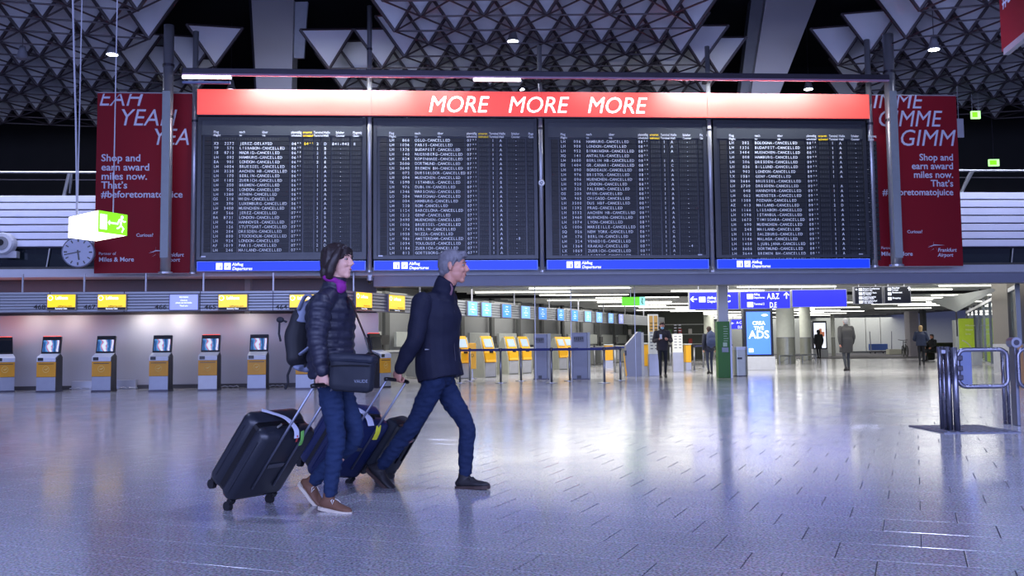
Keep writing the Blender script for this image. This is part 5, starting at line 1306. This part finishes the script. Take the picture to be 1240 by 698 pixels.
    for q in 'RL': shoe(t, J['an' + q], J['to' + q], sh[0], sh[1], s * st.get('foot', 1.0), sh[2] if len(sh) > 2 else None)
    return t, T

# ---------------- the woman in front
HW = -28
p = floor(401, 620); n_ = Matrix.Rotation(rad(HW), 3, 'Z') @ V((0, 1, 0)); FW = Fig(p + n_ * .09, HW); J = FW.J
Jw = dict(head=J(409.5, 317, 0), neck=J(404, 348, 0), chest=J(401, 376, 0), waist=J(401, 420, 0), pelvis=J(404, 446, 0), hem=J(404, 458, 0),
          shR=J(389, 368, -.17), elR=J(384, 414, -.23), wrR=J(391, 450, -.23), haR=J(394, 475, -.23),
          shL=J(408, 366, .17), elL=J(412, 410, .22), wrL=J(425, 442, .2), haL=J(431, 460, .18),
          hipR=J(398, 462, -.085), knR=J(407, 530, -.085), anR=J(399.5, 603, -.085), toR=J(420, 618, -.085),
          hipL=J(410, 462, .085), knL=J(430, 528, .085), anL=J(378.5, 585, .085), toL=J(389, 612, .085))
woman, TW_ = person('woman with dark bob hair, quilted navy jacket, purple scarf and jeans, pulling a black suitcase', FW, Jw, dict(
    skin=SKIN_F, female=True, yaw=8, jaw=.92, hs=.98, trousers=DEN, jacket=PUF, quilt=(.062, .016), tor=(.19, .15), collar=.075, hair=M('hair_dark_brown', (36, 24, 24), .5, var=.25, scale=40), hairstyle='bob',
    palmR=(-.25, .9, 0), curlR=62, palmL=(0, -1, 0), shoes=(M('shoe_brown', (104, 70, 52), .7, var=.1), M('sole_cream', (196, 184, 168), .6), M('laces_white', (215, 212, 205), .7)), foot=.93, leg=1.0, thR=-1))
m = MB(); nb = Jw['neck']; loft(m, [nb + V((.045, -.01, -.045)), nb + V((.075, -.01, .0)), nb + V((.05, -.03, .04)), nb + V((.01, -.06, .055))], [(.036, .026), (.04, .03), (.03, .022), (.022, .016)]); loft(m, [nb + V((.05, .03, .035)), nb + V((.07, .0, .02)), nb + V((.055, -.04, .035)), nb + V((-.0, -.07, .06)), nb + V((-.03, -.06, .075))], [.022, .026, .024, .02, .014], side=(0, 0, 1))
skin(m, .006, 'scarf', M('scarf_purple', (128, 24, 128), .8, var=.15, scale=30), woman, 1, .008, 30)
m = MB(TW_); m.ell((-.002, -.0835, -.034), (.006, .004, .006)); m.build('pearl_earring', M('pearl', (225, 215, 205), .2), woman, smooth=True)
m = MB(); m.tube([Jw['haR'] * .35 + Jw['wrR'] * .65 + V((0, 0, 0))] * 1 + [Jw['haR'] * .36 + Jw['wrR'] * .64 + V((.001, 0, 0))], .001, 4)
# backpack
BPK = M('backpack_black', (26, 27, 34), .7, var=.1); BPG = M('backpack_grey', (120, 128, 152), .6, var=.05)
cb = J(366, 408, 0); BW = FW.w(cb)
bp = thing('backpack', 'black backpack with pale grey top worn on the woman\'s back', 'backpack', BW, FW.a)
m = MB(); loft(m, [(.015, 0, -.19), (0, 0, -.14), (-.01, 0, 0), (.02, 0, .12), (.045, 0, .2)], [(.10, .05), (.14, .075), (.14, .085), (.12, .07), (.08, .045)], n=18)
skin(m, .008, 'main_bag', BPK, bp, 2, .008, 9)
m = MB(); loft(m, [(.035, 0, .10), (.05, 0, .17), (.085, 0, .235)], [(.115, .066), (.10, .055), (.07, .03)]); skin(m, .008, 'top_pocket', BPG, bp, 2, .005, 9)
m = MB(); loft(m, [(.0, 0, -.20), (.04, 0, -.215)], [(.10, .03), (.09, .03)], side=(0, 1, 0)); skin(m, .008, 'grey_base', BPG, bp, 1)
for y in (-.11, .11):
    m = MB(); st_ = [V((.06, y, .18)), V((.12, y, .27)), V((.19, y * 1.05, .25)), V((.235, y * 1.1, .14)), V((.23, y * 1.2, -.02)), V((.12, y * 1.5, -.12))]
    loft(m, st_, [(.022, .008)] * 6, side=(0, 1, 0), n=8); m.build('strap', BPG if y < 0 else BPK, bp, smooth=True)
m = MB(); m.tube([(-.05, -.10, .10), (-.095, -.12, .12), (-.10, -.12, .02), (-.085, -.12, -.03)], .008, 6); m.tube([(-.01, -.10, -.2), (-.04, -.1, -.26), (-.035, -.1, -.31), (-.06, -.1, -.35)], .009, 6); m.ell((-.09, -.12, .115), (.03, .02, .02)); m.build('loose_strap', BPK, bp)
# shoulder bag
cbw = FW.w(J(427, 449, -.20)); sbg = thing('shoulder_bag', 'dark navy shoulder bag hanging at the woman\'s hip', 'bag', cbw, FW.a + rad(16))
BAGM = M('bag_navy', (18, 23, 36), .7, var=.08); m = MB(Matrix.Rotation(rad(4), 4, 'Y'))
m.box((-.145, -.06, -.135), (.15, .05, .095), bev=.04); sb_ = skin(m, .007, 'bag_body', BAGM, sbg, 2, .006, 12)
m = MB(Matrix.Rotation(rad(4), 4, 'Y')); m.box((-.15, -.07, .045), (.155, .055, .108), bev=.028); skin(m, .007, 'flap', M('bag_flap', (22, 28, 44), .6, var=.08), sbg, 2, .004, 12)
m = MB(); m.tube([(-.13, -.068, .03), (0, -.07, .034), (.14, -.068, .03)], .004, 5); m.build('zip', BLACK, sbg)
m = MB(); letters(m, 'VAUDE', .035, -.075, .028, -.066, bold=True); m.build('bag_lettering', M('bag_print', (110, 116, 132), .5, var=0), sbg)
m = MB(); FS = Fig(sbg.location, FW.w((0, 0, 0)).x * 0 + math.degrees(FW.a) + 16)
FS.o = V(sbg.location)
def S(px, py, l): return FS.loc(FW.w(J(px, py, l)))
tp = S(433, 383, -.05) 
loft(m, [S(450, 428, -.2), S(444, 412, -.17), S(434, 388, -.08), S(424, 364, .03), S(412, 352, .10)], [(.016, .004)] * 5, side=(0, 1, 0), n=6, ends=False); m.build('strap', BLACK, sbg)
m = MB(); loft(m, [S(448.5, 428, -.2), S(443.5, 410, -.17)], [(.022, .008)] * 2, n=8); m.build('strap_pad', BLACK, sbg)
m = MB(); m.tube([S(406, 468, -.22), S(402, 478, -.2)], .008, 6)

# ---------------- the man
HM = -24
p = floor(566, 592); n_ = Matrix.Rotation(rad(HM), 3, 'Z') @ V((0, 1, 0)); FM_ = Fig(p - n_ * .09, HM); J = FM_.J
Jm = dict(head=J(549, 323, 0), neck=J(538, 349, 0), chest=J(531, 382, 0), waist=J(530, 420, 0), pelvis=J(531, 448, 0), hem=J(534, 459, 0),
          shR=J(511, 368, -.19), elR=J(503, 410, -.27), wrR=J(484, 447, -.26), haR=J(479, 468, -.26),
          shL=J(541, 364, .19), elL=J(533, 408, .26), wrL=J(538, 448, .30), haL=J(542, 468, .33),
          hipR=J(527, 463, -.09), knR=J(501, 514, -.09), anR=J(461, 566, -.08), toR=J(473, 589, -.08),
          hipL=J(535, 464, .09), knL=J(565, 516, .09), anL=J(563.5, 577, .09), toL=J(592, 589, .09))
man, TM_ = person('man with grey hair in a dark navy jacket and jeans, striding and pulling two suitcases', FM_, Jm, dict(
    skin=SKIN_M, yaw=16, nod=4, jaw=1.08, hs=1.02, trousers=DEN2, jacket=NJK, tor=(.205, .165), arm=1.05, collar=.075, hair=M('hair_grey', (104, 102, 108), .6, var=.3, scale=45), hairstyle='short',
    palmR=(.3, .9, 0), curlR=60, palmL=(0, -1, 0), curlL=60, thR=-1, shoes=(M('shoe_black', (30, 28, 32), .6, var=.1), M('sole_brown', (60, 44, 40), .7), M('laces_dark', (46, 44, 48), .7)), s=1.02, leg=1.04))
m = MB(); nb = Jm['neck']; loft(m, [nb + V((.07, -.03, -.05)), nb + V((.085, -.035, -.01)), nb + V((.075, -.045, .03))], [.009, .008, .005]); m.build('shirt_collar', M('shirt_rose', (120, 84, 96), .7), man, smooth=True)
m = MB(); m.tube([Jm['wrR'] + (Jm['haR'] - Jm['wrR']).normalized() * .012, Jm['wrR'] + (Jm['haR'] - Jm['wrR']).normalized() * .022], .036, 12); m.build('shirt_cuff', M('shirt_cuff', (170, 160, 180), .7), man)
m = MB(); m.tube([Jm['chest'] + V((.15, -.03, .03)), Jm['waist'] + V((.155, -.03, 0)), Jm['hem'] + V((.15, -.03, 0))], .004, 5); m.build('jacket_zip', DKSTEEL, man)
m = MB(); c = Jm['waist'] + V((.02, -.2, -.02)); m.box((c.x - .012, c.y - .012, c.z - .004), (c.x + .012, c.y + .008, c.z + .004)); m.build('pocket_tab', LTMET, man)

# ---------------- suitcases
def suitcase(label, Mpt, handp, w, th, Lb, shell, tube_m, wob=0., gap=.0, hard=True, tags=(), w0=None):
    M_ = V((Mpt.x, Mpt.y, .003)); L = (handp - M_); Ln = L.length; L = L.normalized(); h = V((L.x, L.y, 0)).normalized()
    Wd = Matrix.Rotation(rad(wob), 3, 'Z') @ V((-h.y, h.x, 0)); Wd = (Wd - Wd.dot(L) * L).normalized(); T_ = Wd.cross(L); 
    if T_.z < 0: T_ = -T_
    X = Matrix((Wd, T_, L)).transposed().to_4x4(); root = thing('suitcase', label, 'suitcase', (Mpt.x, Mpt.y, 0)); X = Matrix.Translation((0, 0, .003)) @ X
    z0 = .05; hw = w / 2
    bm = bmesh.new(); 
    def shell_half(y0, y1, nm):
        m = MB(X); m.box((-hw, y0, z0), (hw, y1, z0 + Lb), bev=.045 if hard else .03); o = m.build(nm, shell, root, smooth=True); return o
    a = shell_half(.012, th * .5 - .004, 'back_shell'); b_ = shell_half(th * .5 + .004, th, 'front_shell')
    m = MB(X); m.box((-hw + .012, .05, z0 + .012), (hw - .012, th - .04, z0 + Lb - .012), bev=.03); m.build('zip_band', BLACK, root)
    rb = MB(X)
    if hard:
        for k in range(5): x = -hw + w * (k + 1) / 6; rb.box((x - .008, th - .002, z0 + .07), (x + .008, th + .006, z0 + Lb - .07), bev=.003)
        for y in (th * .2, th * .78):
            for sg in (-1, 1): rb.box((sg * hw - .004, y - .006, z0 + .07), (sg * hw + .004, y + .006, z0 + Lb - .08), bev=.002)
    else:
        rb.box((-hw + .05, th, z0 + .05), (hw - .05, th + .03, z0 + Lb * .55), bev=.012); rb.box((-hw + .05, th, z0 + Lb * .6), (hw - .05, th + .025, z0 + Lb - .05), bev=.012)
    rb.build('ribs' if hard else 'front_pocket', shell, root)
    for x in (-hw + .05, hw - .05):
        for y in (.035, th - .035):
            m = MB(X); m.box((x - .022, y - .02, z0 - .018), (x + .022, y + .02, z0 + .02), bev=.006); k = m.build('wheel_fork', BLACK, root)
            m = MB(X); m.tube([(x - .016, y, z0 - .048), (x + .016, y, z0 - .048)], .032, 14); m.build('wheel', M('wheel_black', (22, 22, 26), .5), k, smooth=False)
    for x in (-w * .2, w * .2):
        m = MB(X); m.rod((x, .006, z0 + .12), (x, .006, Ln), .0085, 8); m.build('handle_tube', tube_m, root, smooth=True)
    m = MB(X); m.tube([(-w * .2 - .02, .006, Ln), (-w * .2, .006, Ln + .006), (0, .006, Ln + .008), (w * .2, .006, Ln + .006), (w * .2 + .02, .006, Ln)], .014, 8); m.build('grip', BLACK, root, smooth=True)
    m = MB(X); m.box((-.07, .0, z0 + .3), (.07, .012, z0 + .33), bev=.004); m.build('badge', M('badge_grey', (88, 90, 98), .4, .5), root)
    m = MB(X); m.tube([(-.09, th * .3, z0 + Lb), (-.07, th * .3, z0 + Lb + .025), (.07, th * .3, z0 + Lb + .025), (.09, th * .3, z0 + Lb)], .01, 8); m.build('carry_handle', BLACK, root)
    for pts, wd, mt, nm in tags:
        m = MB(X); loft(m, [(p[0] * w, p[1] * th, z0 + Lb + p[2]) for p in pts], [(wd, .0018)] * len(pts), side=(1, 0, 0) if nm != 'side' else (0, 1, 0), n=6, ends=False); m.build('luggage_tag', mt, root)
    return root
TAGW = M('tag_white', (205, 208, 226), .6, var=.03); TAGG = M('tag_green', (120, 190, 90), .6); TAGR = M('tag_red', (180, 60, 60), .6); TAGY = M('tag_yellow', (226, 226, 60), .6)
SH1 = M('shell_graphite', (34, 37, 46), .36, var=.06, scale=4); SH2 = M('shell_navy', (24, 36, 78), .38, var=.08, scale=4); SH3 = M('fabric_dark', (24, 30, 42), .7, var=.1)
gW = FW.w(Jw['wrR'].lerp(Jw['haR'], .72)); gMR = FM_.w(Jm['wrR'].lerp(Jm['haR'], .72)); gML = FM_.w(Jm['wrL'].lerp(Jm['haL'], .72))
suitcase('large graphite hard-shell suitcase pulled by the woman, white airline tag on top', floor(305, 614), gW, .46, .28, .585, SH1, M('tube_silver', (130, 134, 150), .3, .8), tags=(
    ([(-.25, .9, .01), (-.15, .75, .02), (-.02, .45, .04), (.02, .1, .035), (.03, -.05, -.01)], .022, TAGW, ''), ([(.12, .02, .03), (.16, -.05, -.03), (.18, -.06, -.08)], .014, TAGG, ''), ([(.02, .1, .03), (.04, -.03, 0), (.06, -.06, -.04)], .008, TAGR, '')))
suitcase('navy hard-shell suitcase between the woman and the man, with white and yellow tags', floor(402, 589), gMR, .46, .28, .56, SH2, M('tube_silver', (130, 134, 150), .3, .8), wob=-16, tags=(
    ([(-.2, .7, .01), (-.1, .5, .03), (.0, .2, .03), (.03, -.02, 0)], .03, TAGW, ''), ([(.2, .02, .0), (.22, -.05, -.05), (.24, -.06, -.12)], .022, TAGY, '')))
suitcase('dark soft suitcase behind the man\'s rear leg, with black handle tubes', floor(470, 583), gML, .36, .22, .42, SH3, M('tube_black', (40, 40, 46), .35, .6), hard=False)

# ---------------- walkers in the low hall
def pose(H, stride=.3, arm=.2, elbow=10, heading=1, carry=None, lean=0.):
    k = H / 1.75; st = stride / 2
    d = dict(head=V((.03, 0, 1.64)), neck=V((0, 0, 1.50)), chest=V((0, 0, 1.33)), waist=V((0, 0, 1.10)), pelvis=V((0, 0, .96)), hem=V((0, 0, .86)),
        shR=V((0, -.19, 1.42)), elR=V((-.05 + arm * .4, -.25, 1.14)), wrR=V((arm, -.25, .90)), haR=V((arm + .03, -.25, .80)),
        shL=V((0, .19, 1.42)), elL=V((-.05 - arm * .4, .25, 1.14)), wrL=V((-arm, .25, .90)), haL=V((-arm + .03, .25, .80)),
        hipR=V((0, -.09, .93)), knR=V((.04 + st * .7, -.09, .50)), anR=V((st, -.09, .09)), toR=V((st + .12, -.09, .04)),
        hipL=V((0, .09, .93)), knL=V((.04 - st * .35, .09, .50)), anL=V((-st - .03, .09, .14)), toL=V((-st + .08, .09, .05)))
    if carry == 'phone':
        for q, s in (('R', -1), ('L', 1)): d['el' + q] = V((.05, s * .27, 1.15)); d['wr' + q] = V((.26, s * .14, 1.20)); d['ha' + q] = V((.33, s * .09, 1.24))
    if carry == 'bent':
        for q, s in (('R', -1), ('L', 1)): d['el' + q] = V((-.02, s * .28, 1.14)); d['wr' + q] = V((.2, s * .18, 1.08)); d['ha' + q] = V((.28, s * .15, 1.08))
    for q in d: d[q] = d[q] * k
    return d
BS = (M('shoe_black', (30, 28, 32), .6), M('sole_dark', (40, 38, 42), .7)); HD = M('hair_brown', (62, 50, 44), .7)
def walker(px, py, top, heading, label, st, ps):
    p = floor(px, py); H = (atdepth(px, top, p.y).z) * .985; F = Fig(p, heading); J = pose(H, **ps)
    if st.get('coat'): J['hem'] = J['knR'].lerp(J['knL'], .5) + V((0, 0, .12))
    base = dict(palmR=(0, 1, 0), palmL=(0, -1, 0), curlR=35, curlL=35, shoes=BS, vox=.014, s=H / 1.75, hair=HD); base.update(st); return person(label, F, J, base) + (F, J)
t, T, F, J_ = walker(803, 457.5, 389.5, -92, 'man in dark jacket and face mask walking towards the camera, looking at his phone', dict(skin=SKIN_M, trousers=M('cloth_black', (26, 28, 36), .8), jacket=M('fleece_charcoal', (50, 46, 52), .85), tor=(.20, .14), nod=12), dict(stride=.15, carry='phone'))
m = MB(T); m.ell((.075, 0, -.055), (.04, .052, .05)); m.build('face_mask', M('mask_blue', (150, 196, 216), .7), t, smooth=True)
ph = F.w(J_['haR'] + V((.05, 0, .05))); o = MB().box((-.035, -.006, -.07), (.035, .006, .07), bev=.004).build('phone', M('phone_white', (200, 205, 215), .3)); o.location = ph; tag(o, 'pale phone held up by the masked man', 'phone')
t, T, F, J_ = walker(860, 453, 395, 95, 'man seen from behind with a blue backpack beside the green clad column', dict(skin=SKIN_M, trousers=M('trousers_slate', (48, 54, 74), .8), jacket=M('jacket_midnight', (30, 34, 52), .7), tor=(.195, .14)), dict(stride=.2, arm=.05))
b = thing('backpack', 'blue-grey backpack on the back of the man beside the green clad column', 'backpack', F.w(J_['chest'] + V((-.21, 0, -.05))), F.a); m = MB(); loft(m, [(0, 0, -.22), (-.02, 0, -.1), (-.02, 0, .1), (0, 0, .24)], [(.14, .07), (.17, .10), (.16, .09), (.11, .06)]); skin(m, .014, 'main_bag', M('backpack_blue', (58, 70, 104), .7), b, 1)
m = MB(); loft(m, [(-.10, 0, -.16), (-.12, 0, -.05), (-.10, 0, .04)], [(.11, .03), (.12, .03), (.1, .03)]); skin(m, .014, 'front_pocket', M('backpack_blue', (58, 70, 104), .7), b, 1)
walker(992, 434.3, 399.5, 95, 'distant person in long dark hooded coat before the far lit screen', dict(trousers=M('cloth_black', (26, 28, 36), .8), jacket=M('coat_dark', (38, 42, 46), .85), hair=M('coat_dark', (38, 42, 46), .85), hairstyle='hood', coat=1, tor=(.22, .16), vox=.016), dict(stride=.1, arm=.02))
walker(1026, 449.3, 385, 90, 'grey-haired person in a dark coat walking away in the middle of the low hall', dict(skin=SKIN_M, trousers=M('trousers_grey', (48, 52, 58), .8), jacket=M('coat_olive', (54, 54, 54), .8), hair=M('hair_silver', (150, 150, 152), .6), coat=1, tor=(.23, .17), arm=1.05), dict(stride=.22, arm=.12))
walker(1116.5, 442.5, 394, 70, 'person with blond ponytail in navy jacket walking away at the right', dict(trousers=M('cloth_black', (26, 28, 36), .8), jacket=M('jacket_navy_right', (38, 48, 76), .7), hair=M('hair_blond', (176, 146, 100), .6), hairstyle='long', tor=(.23, .17), arm=1.1), dict(stride=.25, carry='bent'))
# seated person on the bench
F = Fig((BENCH.x - .35, BENCH.y + .12), 200); sJ = pose(1.7, 0, 0)
for k_ in sJ: sJ[k_] = sJ[k_] - V((0, 0, .40))
for q, s_ in (('R', -1), ('L', 1)):
    sJ['hip' + q] = V((.02, s_ * .09, .54)); sJ['kn' + q] = V((.45, s_ * .1, .53)); sJ['an' + q] = V((.5, s_ * .1, .10)); sJ['to' + q] = V((.62, s_ * .1, .05)); sJ['el' + q] = V((.06, s_ * .26, .78)); sJ['wr' + q] = V((.26, s_ * .18, .66)); sJ['ha' + q] = V((.35, s_ * .15, .63))
sJ['hem'] = V((0, 0, .50)); sJ['pelvis'] = V((0, 0, .56))
person('person in black seated on the dark bench at the right', F, sJ, dict(skin=SKIN_M, trousers=M('cloth_black', (26, 28, 36), .8), jacket=M('jacket_black', (24, 26, 32), .8), palmR=(0, 1, 0), palmL=(0, -1, 0), curlR=40, curlL=40, shoes=BS, vox=.016, s=.95, hair=HD, tor=(.21, .15)))
